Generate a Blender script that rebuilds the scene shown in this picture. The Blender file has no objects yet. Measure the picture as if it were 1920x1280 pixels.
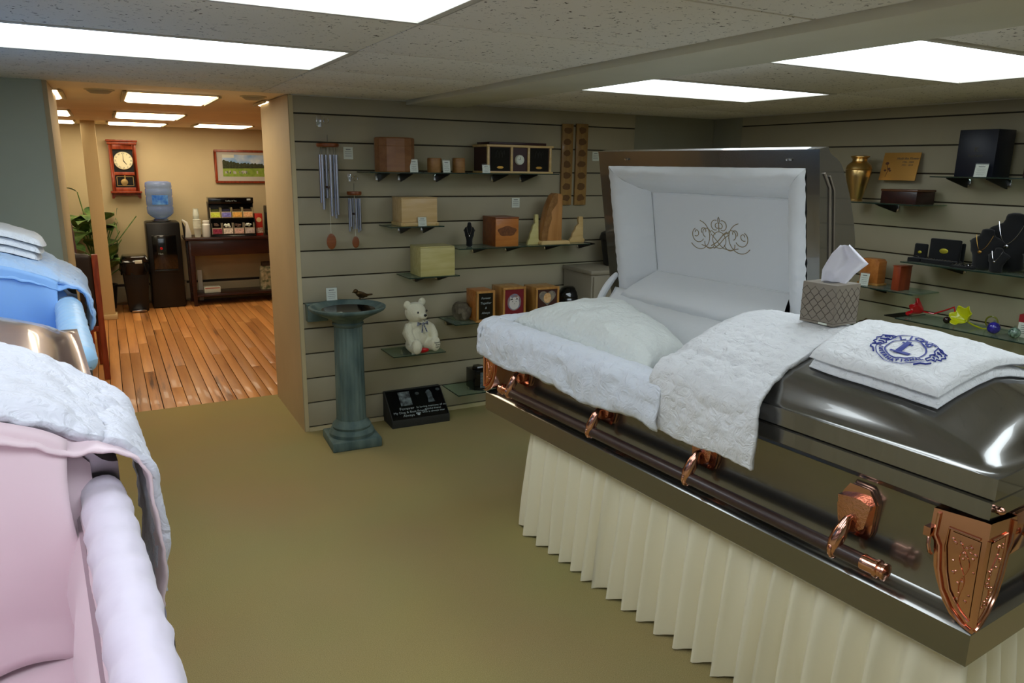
import bpy, bmesh, math, random
from mathutils import Vector, Matrix, noise
R = math.radians
random.seed(7)
SC = bpy.context.scene
COL = SC.collection

# ------------------------------------------------------------------ camera
F_PX = 1382.0
YAW, PITCH, ROLL = R(28.61), R(13.35), R(0.89)
CAMH = 1.585
_F = Vector((math.sin(YAW)*math.cos(PITCH), math.cos(YAW)*math.cos(PITCH), -math.sin(PITCH)))
_R = Vector((math.cos(YAW), -math.sin(YAW), 0))
_U = _R.cross(_F)
_X = _R*math.cos(ROLL) + _U*math.sin(ROLL)
_Y = -_R*math.sin(ROLL) + _U*math.cos(ROLL)
cam = bpy.data.cameras.new('camera'); camo = bpy.data.objects.new('camera', cam); COL.objects.link(camo)
m = Matrix.Identity(4)
for i in range(3):
    m[i][0] = _X[i]; m[i][1] = _Y[i]; m[i][2] = -_F[i]
m[2][3] = CAMH
camo.matrix_world = m
cam.sensor_width = 36; cam.lens = F_PX/1920*36; cam.clip_start = .02
SC.camera = camo

# ------------------------------------------------------------------ world and exposure
w = bpy.data.worlds.new('world'); SC.world = w; w.use_nodes = True
w.node_tree.nodes['Background'].inputs[0].default_value = (.75, .85, 1, 1)
w.node_tree.nodes['Background'].inputs[1].default_value = .04
SC.view_settings.view_transform = 'Standard'; SC.view_settings.look = 'None'
SC.view_settings.gamma = 1; SC.view_settings.use_curve_mapping = False
SC.view_settings.exposure = 0.0
NEAR_LIGHT = ((.83, .935, 1.0), 4.45)      # colour, strength of the showroom diffusers
FAR_LIGHT = ((1.0, .86, .62), 8.5)       # diffusers of the coffee room

# ------------------------------------------------------------------ measuring helpers (pixel ray met with a real plane)
def _ray(px, py):
    u = (px-960)/F_PX; v = -(py-640)/F_PX
    return _F + _X*u + _Y*v
def PY(px, py, Y): d = _ray(px, py); t = Y/d.y; return (d.x*t, CAMH+d.z*t)
def PX(px, py, X): d = _ray(px, py); t = X/d.x; return (d.y*t, CAMH+d.z*t)
def PZ(px, py, Z): d = _ray(px, py); t = (Z-CAMH)/d.z; return (d.x*t, d.y*t)

# ------------------------------------------------------------------ mesh helpers
class MB:
    def __init__(s): s.v = []; s.f = []; s.m = []; s.mi = 0; s.T = None
    def add(s, vs, fs):
        n = len(s.v)
        for p in vs:
            p = Vector(p)
            s.v.append(s.T @ p if s.T is not None else p)
        for f in fs: s.f.append([n+i for i in f]); s.m.append(s.mi)
        return s
    def box(s, x0, y0, z0, x1, y1, z1):
        x0, x1 = min(x0, x1), max(x0, x1); y0, y1 = min(y0, y1), max(y0, y1); z0, z1 = min(z0, z1), max(z0, z1)
        return s.add([(x0,y0,z0),(x1,y0,z0),(x1,y1,z0),(x0,y1,z0),(x0,y0,z1),(x1,y0,z1),(x1,y1,z1),(x0,y1,z1)],
              [(0,3,2,1),(4,5,6,7),(0,1,5,4),(1,2,6,5),(2,3,7,6),(3,0,4,7)])
    def lathe(s, prof, c=(0,0,0), n=24, axis='z', sq=1.0):
        vs = []; c = Vector(c)
        for r, h in prof:
            for k in range(n):
                a = 2*math.pi*k/n; x = r*math.cos(a); y = r*math.sin(a)*sq
                p = {'z': (x, y, h), 'y': (x, h, y), 'x': (h, x, y)}[axis]
                vs.append(c+Vector(p))
        fs = []
        for i in range(len(prof)-1):
            for k in range(n):
                a, b = i*n+k, i*n+(k+1) % n
                fs.append((a, b, b+n, a+n))
        fs.append(tuple(range(n))[::-1]); fs.append(tuple((len(prof)-1)*n+k for k in range(n)))
        return s.add(vs, fs)
    def prism(s, poly, h0, h1, axis='z'):
        def q(p, h): return {'z': (p[0], p[1], h), 'y': (p[0], h, p[1]), 'x': (h, p[0], p[1])}[axis]
        n = len(poly); vs = [q(p, h0) for p in poly]+[q(p, h1) for p in poly]
        fs = [tuple(range(n))[::-1], tuple(range(n, 2*n))]+[(i, (i+1) % n, n+(i+1) % n, n+i) for i in range(n)]
        return s.add(vs, fs)
    def ell(s, c, r, n=16, k=10, rot=None):
        vs = []; c = Vector(c)
        for i in range(k+1):
            t = math.pi*i/k
            for j in range(n):
                a = 2*math.pi*j/n
                p = Vector((r[0]*math.sin(t)*math.cos(a), r[1]*math.sin(t)*math.sin(a), r[2]*math.cos(t)))
                if rot is not None: p = rot @ p
                vs.append(c+p)
        fs = [(i*n+j, i*n+(j+1) % n, (i+1)*n+(j+1) % n, (i+1)*n+j) for i in range(k) for j in range(n)]
        return s.add(vs, fs)
    def tube(s, pts, r, n=8, close=False):
        pts = [Vector(p) for p in pts]; N = len(pts); vs = []
        up = None
        for i, p in enumerate(pts):
            if close: t = pts[(i+1) % N]-pts[i-1]
            else: t = pts[min(i+1, N-1)]-pts[max(i-1, 0)]
            t = t.normalized() if t.length > 1e-9 else Vector((0,0,1))
            if up is None: up = Vector((0,0,1)) if abs(t.z) < .9 else Vector((1,0,0))
            a = t.cross(up).normalized(); b = a.cross(t).normalized(); up = b
            rr = r[i] if isinstance(r, (list, tuple)) else r
            for k in range(n):
                th = 2*math.pi*k/n; vs.append(p+a*rr*math.cos(th)+b*rr*math.sin(th))
        fs = []
        for i in range(N if close else N-1):
            j = (i+1) % N
            for k in range(n):
                l = (k+1) % n; fs.append((i*n+k, i*n+l, j*n+l, j*n+k))
        if not close: fs.append(tuple(range(n))[::-1]); fs.append(tuple((N-1)*n+k for k in range(n)))
        return s.add(vs, fs)
    def grid(s, fn, nu, nv, wrap=False):
        vs = [fn(i/(nu-1), j/(nv-1)) for i in range(nu) for j in range(nv)]
        fs = [(i*nv+j, (i+1)*nv+j, (i+1)*nv+j+1, i*nv+j+1) for i in range(nu-1) for j in range(nv-1)]
        return s.add(vs, fs)
    def build(s, name, mats, parent=None, smooth=35, bevel=0, solid=0, sub=0, remesh=0, kind=None, label=None, loc=None):
        me = bpy.data.meshes.new(name)
        me.from_pydata([tuple(p) for p in s.v], [], s.f)
        if not isinstance(mats, (list, tuple)): mats = [mats]
        for mt in mats: me.materials.append(mt)
        if len(mats) > 1: me.polygons.foreach_set('material_index', s.m)
        bm = bmesh.new(); bm.from_mesh(me)
        bmesh.ops.remove_doubles(bm, verts=bm.verts, dist=1e-6)
        if bevel:
            es = [e for e in bm.edges if len(e.link_faces) == 2 and e.calc_face_angle(0) > .5]
            bmesh.ops.bevel(bm, geom=es, offset=bevel, segments=2, affect='EDGES', profile=.5, clamp_overlap=True)
        bmesh.ops.recalc_face_normals(bm, faces=bm.faces)
        bm.to_mesh(me); bm.free()
        if smooth is not None:
            me.polygons.foreach_set('use_smooth', [True]*len(me.polygons))
            if smooth < 180: me.set_sharp_from_angle(angle=R(smooth))
        o = bpy.data.objects.new(name, me); COL.objects.link(o)
        if loc is not None: o.location = loc
        if parent is not None: o.parent = parent
        if solid:
            md = o.modifiers.new('solid', 'SOLIDIFY'); md.thickness = solid; md.offset = 1
        if remesh:
            md = o.modifiers.new('remesh', 'REMESH'); md.mode = 'VOXEL'; md.voxel_size = remesh; md.use_smooth_shade = True
            md = o.modifiers.new('soft', 'SMOOTH'); md.iterations = 4; md.factor = .5
        if sub:
            md = o.modifiers.new('sub', 'SUBSURF'); md.levels = sub; md.render_levels = sub
        if kind: o['kind'] = kind
        if label: o['label'] = label
        return o

def thing(name, label, cat, loc=(0,0,0), rz=0, group=None):
    o = bpy.data.objects.new(name, None); COL.objects.link(o)
    o.location = loc; o.rotation_euler = (0, 0, rz); o.empty_display_size = .05
    o['label'] = label; o['category'] = cat
    if group: o['group'] = group
    return o
def tag(o, label, cat, group=None):
    o['label'] = label; o['category'] = cat
    if group: o['group'] = group
    return o
def struct(o): o['kind'] = 'structure'; return o

def text_mesh(s, size, depth=.0006, align='CENTER', shear=0, bold=0):
    cu = bpy.data.curves.new('txt', 'FONT'); cu.body = s; cu.size = size; cu.extrude = depth
    cu.align_x = align; cu.align_y = 'CENTER'; cu.resolution_u = 2; cu.shear = shear; cu.offset = bold
    o = bpy.data.objects.new('txt', cu)
    COL.objects.link(o)
    dg = bpy.context.evaluated_depsgraph_get(); dg.update()
    me = o.evaluated_get(dg).to_mesh()
    vs = [v.co.copy() for v in me.vertices]; fs = [tuple(p.vertices) for p in me.polygons]
    o.evaluated_get(dg).to_mesh_clear()
    bpy.data.objects.remove(o); bpy.data.curves.remove(cu)
    return vs, fs
def add_text(mb, s, size, M, depth=.0006, **k):
    vs, fs = text_mesh(s, size, depth, **k)
    mb.add([M @ v for v in vs], fs)
def M_wall(x, y, z):   # text on a surface facing -y
    return Matrix.Translation((x, y, z)) @ Matrix.Rotation(R(90), 4, 'X')

# ------------------------------------------------------------------ materials
def lin(c):
    return tuple(((v/255)/12.92 if v/255 <= .04045 else ((v/255+.055)/1.055)**2.4) for v in c)+(1,)
def mat(name, c, rough=.6, metal=0, var=0, vscale=8, bump=0, bscale=200, c2=None, spec=.5, coat=0, trans=0, alpha=1, sheen=0, stretch=(1,1,1), emit=None, ior=1.45, detail=3, bdist=.002, crough=.05, aniso=0):
    m = bpy.data.materials.new(name); m.use_nodes = True
    nt = m.node_tree; b = nt.nodes['Principled BSDF']
    b.inputs['Base Color'].default_value = lin(c); b.inputs['Roughness'].default_value = rough
    b.inputs['Metallic'].default_value = metal; b.inputs['Specular IOR Level'].default_value = spec
    b.inputs['Coat Weight'].default_value = coat; b.inputs['Coat Roughness'].default_value = crough
    b.inputs['Transmission Weight'].default_value = trans
    b.inputs['Alpha'].default_value = alpha; b.inputs['Sheen Weight'].default_value = sheen; b.inputs['IOR'].default_value = ior
    if emit: b.inputs['Emission Color'].default_value = (*emit[0], 1); b.inputs['Emission Strength'].default_value = emit[1]
    tc = nt.nodes.new('ShaderNodeTexCoord'); mp = nt.nodes.new('ShaderNodeMapping'); mp.inputs['Scale'].default_value = stretch
    nt.links.new(tc.outputs['Object'], mp.inputs['Vector'])
    if var or c2:
        n = nt.nodes.new('ShaderNodeTexNoise'); n.inputs['Scale'].default_value = vscale; n.inputs['Detail'].default_value = detail
        nt.links.new(mp.outputs[0], n.inputs['Vector'])
        r = nt.nodes.new('ShaderNodeValToRGB'); r.color_ramp.elements[0].position = .35; r.color_ramp.elements[1].position = .65
        a = lin(c)
        if c2: r.color_ramp.elements[0].color = a; r.color_ramp.elements[1].color = lin(c2)
        else:
            r.color_ramp.elements[0].color = tuple(x*(1-var) for x in a[:3])+(1,); r.color_ramp.elements[1].color = tuple(min(1, x*(1+var)) for x in a[:3])+(1,)
        nt.links.new(n.outputs['Fac'], r.inputs['Fac']); nt.links.new(r.outputs['Color'], b.inputs['Base Color'])
    if bump:
        n = nt.nodes.new('ShaderNodeTexNoise'); n.inputs['Scale'].default_value = bscale; n.inputs['Detail'].default_value = 2
        nt.links.new(mp.outputs[0], n.inputs['Vector'])
        bp = nt.nodes.new('ShaderNodeBump'); bp.inputs['Strength'].default_value = bump; bp.inputs['Distance'].default_value = bdist
        nt.links.new(n.outputs['Fac'], bp.inputs['Height']); nt.links.new(bp.outputs[0], b.inputs['Normal'])
    return m
def wood(name, c, c2, scale=6, axis='x', rough=.4, coat=.2):
    st = {'x': (.12,1,1), 'z': (1,1,.12), 'y': (1,.12,1)}[axis]
    return mat(name, c, rough, c2=c2, vscale=scale*6, stretch=st, coat=coat, detail=5)
def attr_mix(m, strength=.25):   # per-object tint: slight value change from the object's random number
    nt = m.node_tree; b = nt.nodes['Principled BSDF']
    oi = nt.nodes.new('ShaderNodeObjectInfo'); hs = nt.nodes.new('ShaderNodeHueSaturation')
    mr = nt.nodes.new('ShaderNodeMapRange'); mr.inputs['To Min'].default_value = 1-strength; mr.inputs['To Max'].default_value = 1+strength
    nt.links.new(oi.outputs['Random'], mr.inputs['Value']); nt.links.new(mr.outputs[0], hs.inputs['Value'])
    l = b.inputs['Base Color'].links
    if l: nt.links.new(l[0].from_socket, hs.inputs['Color'])
    else: hs.inputs['Color'].default_value = b.inputs['Base Color'].default_value
    nt.links.new(hs.outputs[0], b.inputs['Base Color'])
    return m

M = {}
M['slat'] = mat('slat_paint', (168,159,134), .55, var=.04, vscale=3)
M['groove'] = mat('groove_dark', (70,62,48), .8)
M['wallp'] = mat('wall_paint_olive', (140,138,120), .7, var=.03, vscale=4)
M['teal'] = mat('wall_paint_grey_green', (178,184,168), .7, var=.03, vscale=3)
M['jamb'] = mat('jamb_paint', (180,160,125), .6, var=.05, vscale=3)
M['trimc'] = mat('cream_trim', (205,190,150), .5)
M['beige'] = mat('far_wall_beige', (205,186,146), .7, var=.03, vscale=3)
M['farceil'] = mat('far_ceiling_paint', (252,232,196), .8, var=.03, vscale=3)
M['post'] = mat('post_paint', (215,190,140), .6)
M['tee'] = mat('ceiling_grid_paint', (200,196,184), .5)
M['beam'] = mat('beam_paint', (205,202,180), .6, var=.05, vscale=2)
M['plastic_white'] = mat('white_plastic', (225,225,218), .4)
M['black'] = mat('black_plastic', (14,14,15), .35)
M['blackgloss'] = mat('black_gloss', (8,8,10), .12, coat=.6)
M['velvet'] = mat('black_velvet', (10,11,14), .9, sheen=.15)
M['chrome'] = mat('chrome', (200,200,205), .15, metal=1)
M['steel'] = mat('brushed_aluminium', (175,178,190), .3, metal=1)
M['brass'] = mat('satin_brass', (216,180,118), .3, metal=1)
M['gold'] = mat('gold_plate', (205,160,80), .35, metal=1)
M['copper'] = mat('polished_copper', (226,170,148), .12, metal=1, bump=.0)
M['copperrel'] = mat('embossed_copper', (218,160,138), .2, metal=1, bump=.5, bscale=130, bdist=.003)
M['bronze'] = mat('bronze_casket_metal', (132,130,127), .2, metal=.92, coat=1, crough=.03)
M['rod'] = mat('leather_grain_rod', (62,44,40), .35, bump=.6, bscale=600, bdist=.001, coat=.3)
M['rubber'] = mat('black_gasket', (6,6,6), .8)
M['paper'] = mat('white_card', (222,226,212), .7)
M['ink'] = mat('print_ink', (70,76,74), .8)
M['whiteink'] = mat('engraved_white', (165,175,175), .8)
M['acrylic'] = None
def glass_mat(name, c, tr=.75):
    m = bpy.data.materials.new(name); m.use_nodes = True; nt = m.node_tree
    for n in list(nt.nodes): nt.nodes.remove(n)
    o = nt.nodes.new('ShaderNodeOutputMaterial'); t = nt.nodes.new('ShaderNodeBsdfTransparent'); g = nt.nodes.new('ShaderNodeBsdfPrincipled')
    g.inputs['Base Color'].default_value = lin(c); g.inputs['Roughness'].default_value = .06
    t.inputs[0].default_value = lin(tuple(min(255, v+110) for v in c))
    fr = nt.nodes.new('ShaderNodeLayerWeight'); fr.inputs[0].default_value = .5
    pw = nt.nodes.new('ShaderNodeMath'); pw.operation = 'POWER'; pw.inputs[1].default_value = 5
    nt.links.new(fr.outputs['Facing'], pw.inputs[0])
    mr = nt.nodes.new('ShaderNodeMath'); mr.operation = 'ADD'; mr.inputs[1].default_value = 1-tr; mr.use_clamp = True
    mx = nt.nodes.new('ShaderNodeMixShader')
    nt.links.new(pw.outputs[0], mr.inputs[0]); nt.links.new(mr.outputs[0], mx.inputs[0])
    nt.links.new(t.outputs[0], mx.inputs[1]); nt.links.new(g.outputs[0], mx.inputs[2]); nt.links.new(mx.outputs[0], o.inputs[0])
    return m
M['glass'] = glass_mat('shelf_glass', (128,140,130), .93)
M['acrylic'] = glass_mat('clear_acrylic', (200,210,210), .93)
M['glassedge'] = mat('shelf_glass_edge', (30,50,42), .2)
M['bottle'] = glass_mat('water_bottle_plastic', (120,140,205), .55)

def quilt_mat(name, c, rel=1.0, scale=26, rough=.55):
    m = mat(name, c, rough, sheen=.3)
    nt = m.node_tree; b = nt.nodes['Principled BSDF']
    tc = [n for n in nt.nodes if n.type == 'TEX_COORD'][0]
    n1 = nt.nodes.new('ShaderNodeTexNoise'); n1.inputs['Scale'].default_value = scale; n1.inputs['Detail'].default_value = 3; n1.inputs['Distortion'].default_value = 1.6
    n2 = nt.nodes.new('ShaderNodeTexVoronoi'); n2.inputs['Scale'].default_value = scale*.9; n2.feature = 'SMOOTH_F1'
    ad = nt.nodes.new('ShaderNodeMath'); ad.operation = 'ADD'
    nt.links.new(tc.outputs['Object'], n1.inputs['Vector'])
    nt.links.new(n1.outputs['Color'], n2.inputs['Vector'])
    n2.inputs['Scale'].default_value = 3.2
    nt.links.new(n1.outputs['Fac'], ad.inputs[0]); nt.links.new(n2.outputs['Distance'], ad.inputs[1])
    bp = nt.nodes.new('ShaderNodeBump'); bp.inputs['Strength'].default_value = .55*rel; bp.inputs['Distance'].default_value = .012
    nt.links.new(ad.outputs[0], bp.inputs['Height']); nt.links.new(bp.outputs[0], b.inputs['Normal'])
    return m
M['quilt'] = quilt_mat('white_crepe_quilt', (232,233,236), .9)
M['crepe'] = quilt_mat('white_velvet_overlay', (225,230,240), .8, 20)
M['bluequilt'] = quilt_mat('blue_quilt', (176,207,244), .6, 30)
M['pinkquilt'] = quilt_mat('pale_pink_white_quilt', (210,210,222), .7, 28)
M['satin'] = mat('white_satin', (228,230,232), .45, sheen=.2, bump=.15, bscale=30, bdist=.01)
M['pillow'] = mat('pillow_crepe', (226,230,226), .5, bump=.9, bscale=34, bdist=.014, sheen=.2)
M['bluesatin'] = mat('pale_blue_satin', (140,185,238), .42, sheen=.25)
M['blueroll'] = mat('light_blue_satin', (165,208,243), .4, sheen=.25, bump=.2, bscale=22, bdist=.01)
M['pinksatin'] = mat('pink_satin', (230,206,214), .42, sheen=.25)
M['pinkroll'] = mat('blush_velvet', (206,196,212), .5, sheen=.3, bump=.25, bscale=24, bdist=.01)
M['skirt'] = mat('ivory_cloth', (240,232,204), .8, sheen=.2)
M['embroider'] = mat('gold_thread', (150,132,96), .6)
M['bluethread'] = mat('blue_thread', (18,40,140), .6)
M['leather'] = mat('burgundy_leather', (48,14,20), .35, coat=.2)
M['brownleather'] = mat('brown_leather', (48,36,32), .45)
M['cherry'] = wood('cherry_wood', (128,48,26), (160,70,36), axis='z')
M['mahog'] = wood('dark_mahogany', (38,14,12), (54,22,18), axis='x')
M['beech'] = wood('beech_wood', (150,106,62), (172,128,80), axis='x')
M['maple'] = wood('pale_maple', (196,162,104), (214,184,128), axis='x')
M['poplar'] = wood('yellow_green_poplar', (190,178,112), (206,196,136), axis='x')
M['oak'] = wood('honey_oak', (170,118,58), (196,146,78), axis='z')
M['cedar'] = wood('red_brown_cedar', (120,62,28), (146,82,38), axis='x')
M['orangewood'] = wood('orange_wood', (176,104,44), (196,126,60), axis='x')
M['burg'] = mat('burgundy_panel', (50,14,16), .4)
M['bath'] = mat('verdigris_stone', (70,90,88), .75, c2=(104,122,116), vscale=14, stretch=(1,1,.25), bump=.5, bscale=60)
M['stone'] = mat('rough_stone', (120,112,92), .9, c2=(84,76,62), vscale=22, bump=1, bscale=40, bdist=.01)
M['granite'] = mat('black_granite', (12,12,13), .12)
M['granitedge'] = mat('granite_rough_edge', (48,48,44), .8, bump=.6, bscale=90)
M['fur'] = mat('cream_plush', (226,222,196), .95, sheen=.4, bump=.7, bscale=160, bdist=.004)
M['red'] = mat('red_satin', (190,16,24), .35)
M['leaf'] = mat('leaf_green', (48,92,40), .4, c2=(120,150,84), vscale=14)
M['soil'] = mat('dark_pot', (34,30,28), .6)
M['tissuebox'] = mat('taupe_card', (136,126,112), .5)
M['darkline'] = mat('printed_lattice_ink', (84,72,62), .6)
M['tissue'] = mat('tissue_paper', (232,230,240), .8)
M['heater'] = mat('heater_enamel', (170,158,130), .45)
M['birdm'] = mat('bird_bronze', (60,44,22), .35, metal=.6, c2=(96,72,36), vscale=40)
M['pewter'] = mat('dark_pewter', (40,38,34), .5, metal=.4)
M['cabinet'] = mat('grey_laminate', (140,132,114), .55)

def emitter(name, col, s):
    m = bpy.data.materials.new(name); m.use_nodes = True; nt = m.node_tree
    b = nt.nodes['Principled BSDF']; b.inputs['Base Color'].default_value = (.8,.8,.8,1)
    b.inputs['Emission Color'].default_value = (*col, 1); b.inputs['Emission Strength'].default_value = s
    return m
M['lamp'] = emitter('cool_diffuser', *NEAR_LIGHT)
M['lampfar'] = emitter('warm_diffuser', *FAR_LIGHT)

# carpet
def carpet():
    m = mat('olive_carpet', (172,152,102), .95, spec=.1, bump=.6, bscale=700, bdist=.002)
    nt = m.node_tree; b = nt.nodes['Principled BSDF']
    tc = [n for n in nt.nodes if n.type == 'TEX_COORD'][0]
    n = nt.nodes.new('ShaderNodeTexNoise'); n.inputs['Scale'].default_value = 420; n.inputs['Detail'].default_value = 2
    n2 = nt.nodes.new('ShaderNodeTexNoise'); n2.inputs['Scale'].default_value = 1.6
    mx = nt.nodes.new('ShaderNodeMix'); mx.data_type = 'RGBA'
    r = nt.nodes.new('ShaderNodeValToRGB'); r.color_ramp.elements[0].position = .3; r.color_ramp.elements[1].position = .7
    r.color_ramp.elements[0].color = lin((140,125,83)); r.color_ramp.elements[1].color = lin((180,162,112))
    nt.links.new(tc.outputs['Object'], n.inputs['Vector']); nt.links.new(tc.outputs['Object'], n2.inputs['Vector'])
    nt.links.new(n.outputs['Fac'], r.inputs['Fac'])
    mx.inputs[0].default_value = .12; mx.blend_type = 'OVERLAY'
    nt.links.new(r.outputs[0], mx.inputs[6]); nt.links.new(n2.outputs['Color'], mx.inputs[7])
    nt.links.new(mx.outputs[2], b.inputs['Base Color'])
    return m
M['carpet'] = carpet()
# planks
def plank_mat():
    m = mat('worn_maple_plank', (196,130,66), .42, coat=.12)
    nt = m.node_tree; b = nt.nodes['Principled BSDF']
    tc = [n for n in nt.nodes if n.type == 'TEX_COORD'][0]
    oi = nt.nodes.new('ShaderNodeObjectInfo')
    sep = nt.nodes.new('ShaderNodeVectorMath'); sep.operation = 'ADD'
    sc = nt.nodes.new('ShaderNodeVectorMath'); sc.operation = 'SCALE'; sc.inputs['Scale'].default_value = 37
    cb = nt.nodes.new('ShaderNodeCombineXYZ')
    for k in range(3): nt.links.new(oi.outputs['Random'], cb.inputs[k])
    nt.links.new(cb.outputs[0], sc.inputs[0]); nt.links.new(tc.outputs['Object'], sep.inputs[0]); nt.links.new(sc.outputs[0], sep.inputs[1])
    mp = nt.nodes.new('ShaderNodeMapping'); mp.inputs['Scale'].default_value = (9, .55, 1); nt.links.new(sep.outputs[0], mp.inputs['Vector'])
    n = nt.nodes.new('ShaderNodeTexNoise'); n.inputs['Scale'].default_value = 1; n.inputs['Detail'].default_value = 8; n.inputs['Roughness'].default_value = .62
    nt.links.new(mp.outputs[0], n.inputs['Vector'])
    r = nt.nodes.new('ShaderNodeValToRGB')
    e = r.color_ramp.elements; e[0].position = .30; e[0].color = lin((92,56,30)); e[1].position = .40; e[1].color = lin((190,126,66))
    x = e.new(.7); x.color = lin((222,158,90))
    nt.links.new(n.outputs['Fac'], r.inputs['Fac'])
    hs = nt.nodes.new('ShaderNodeHueSaturation'); mr = nt.nodes.new('ShaderNodeMapRange'); mr.inputs['To Min'].default_value = .82; mr.inputs['To Max'].default_value = 1.15
    nt.links.new(oi.outputs['Random'], mr.inputs['Value']); nt.links.new(mr.outputs[0], hs.inputs['Value'])
    nt.links.new(r.outputs[0], hs.inputs['Color']); nt.links.new(hs.outputs[0], b.inputs['Base Color'])
    return m
M['plank'] = plank_mat()
def tile_mat():
    m = mat('fissured_ceiling_tile', (230,226,214), .9, spec=.1)
    nt = m.node_tree; b = nt.nodes['Principled BSDF']
    tc = [n for n in nt.nodes if n.type == 'TEX_COORD'][0]
    geo = nt.nodes.new('ShaderNodeNewGeometry')
    mp = nt.nodes.new('ShaderNodeMapping'); mp.inputs['Scale'].default_value = (55, 55, 55); nt.links.new(geo.outputs['Position'], mp.inputs['Vector'])
    n = nt.nodes.new('ShaderNodeTexNoise'); n.inputs['Scale'].default_value = 1; n.inputs['Detail'].default_value = 3; n.inputs['Distortion'].default_value = 1.2
    nt.links.new(mp.outputs[0], n.inputs['Vector'])
    r = nt.nodes.new('ShaderNodeValToRGB'); e = r.color_ramp.elements
    e[0].position = .315; e[0].color = lin((110,104,92)); e[1].position = .37; e[1].color = lin((230,226,214))
    nt.links.new(n.outputs['Fac'], r.inputs['Fac']); nt.links.new(r.outputs[0], b.inputs['Base Color'])
    bp = nt.nodes.new('ShaderNodeBump'); bp.inputs['Strength'].default_value = .4; bp.inputs['Distance'].default_value = .003
    nt.links.new(r.outputs[0], bp.inputs['Height']); nt.links.new(bp.outputs[0], b.inputs['Normal'])
    return m
M['tile'] = tile_mat()
# ================================================================== the showroom shell
YA, XB = 4.303, 4.031           # slat wall behind, slat wall on the right
ZC = 1.95
GZ = [1.854-.1524*i for i in range(13)]
fl = struct(MB().box(-2.4, -2.6, -.05, XB+.1, 5.14, 0).build('floor', M['carpet']))
struct(MB().box(1.0, 5.1, -.05, 3.4, 5.14, -.001).build('trim_1', M['carpet']))

# carpet seam
MB().box(.2, .735, -.002, 1.5, .738, .0012).build('carpet_seam', mat('carpet_seam', (96,84,56), .95), fl)

wb = struct(MB().box(.945, YA+.014, 0, XB+.1, 5.1, 2.0).build('wall_back', M['groove']))
pl = MB().box(3.30, YA+.002, 0, XB, YA+.02, 1.953).build('plain_panel', M['wallp'], wb)
edge = MB().box(.93, YA-.004, 0, .952, YA+.02, 1.95).build('edge_trim', M['trimc'], wb)
tops = [1.95]+[z-.004 for z in GZ]; bots = [z+.004 for z in GZ]+[0.0]
for t, b_ in zip(tops, bots):
    if t-b_ < .01: continue
    MB().box(.952, YA, b_, 3.30, YA+.0139, t).build('slat', M['slat'], wb, bevel=.0015)
MB().box(.952, YA-.012, 0, 3.30, YA, .024).build('skirting', M['trimc'], wb)
# jamb faces of the wide opening
struct(MB().box(.925, YA-.003, 0, .945, 5.1, 1.95).build('trim_2', M['jamb']))
wl = struct(MB().box(-2.4, YA, 0, -.215, 5.1, 1.99).build('wall_left', M['teal']))
struct(MB().box(-.215, YA-.003, 0, -.195, 5.1, 1.95).build('trim_3', M['jamb']))
# right wall
wr = struct(MB().box(XB+.014, -2.6, 0, XB+.12, YA+.02, 2.0).build('wall_right', M['groove']))
MB().box(XB+.002, 4.02, 0, XB+.014, YA+.01, 1.953).build('plain_panel', M['wallp'], wr)
GB = [1.886-.1524*i for i in range(13)]
tops = [1.95]+[z-.004 for z in GB]; bots = [z+.004 for z in GB]+[0.0]
for t, b_ in zip(tops, bots):
    MB().box(XB, -2.6, b_, XB+.0139, 4.02, t).build('slat', M['slat'], wr, bevel=.0015)
# walls behind the photographer
struct(MB().box(-2.45, -2.6, 0, -2.35, YA, 2.0).build('wall_side', M['teal']))
struct(MB().box(-2.4, -2.7, 0, XB+.1, -2.6, 2.0).build('wall_front', M['teal']))

# ceiling of tiles in a grid
ce = struct(MB().box(-2.4, -2.6, ZC+.03, XB+.1, YA+.01, ZC+.06).build('ceiling', M['tee']))
ceg = MB()
YE = [YA-.585*k for k in range(0, 12)]
XL = [-2.32, -1.65, -.43, .785, 1.60]
XR = [1.965, 3.16, XB]
def tiles(xs, lights, seedn):
    rr = random.Random(seedn)
    for i in range(len(xs)-1):
        for k in range(len(YE)-1):
            y1, y0 = YE[k], YE[k+1]
            if (i, k) in lights: continue
            dz = rr.uniform(-.0015, .0015)
            MB().box(xs[i]+.005, y0+.005, ZC+dz, xs[i+1]-.005, y1-.005, ZC+.014+dz).build('ceiling_tile', M['tile'], ce, bevel=.002)
LL = {(2, 2), (2, 4), (2, 6), (2, 8), (1, 6), (0, 4), (0, 8)}
LRt = {(0, 2), (0, 4), (0, 6), (0, 8)}
tiles(XL, LL, 3); tiles(XR, LRt, 5)
for xs in (XL, XR):
    for x in xs: ceg.box(x-.012, YE[-1], ZC+.004, x+.012, YA, ZC+.008)
    for y in YE: ceg.box(xs[0], y-.012, ZC+.004, xs[-1], y+.012, ZC+.0085)
ceg.build('grid_tee', M['tee'], ce, smooth=None)
# flat boxed beam
bm_ = MB().box(1.61, -2.6, ZC-.022, 1.955, YA, ZC+.02)
struct(bm_.build('trim_4', M['beam'], bevel=.002))
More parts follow.
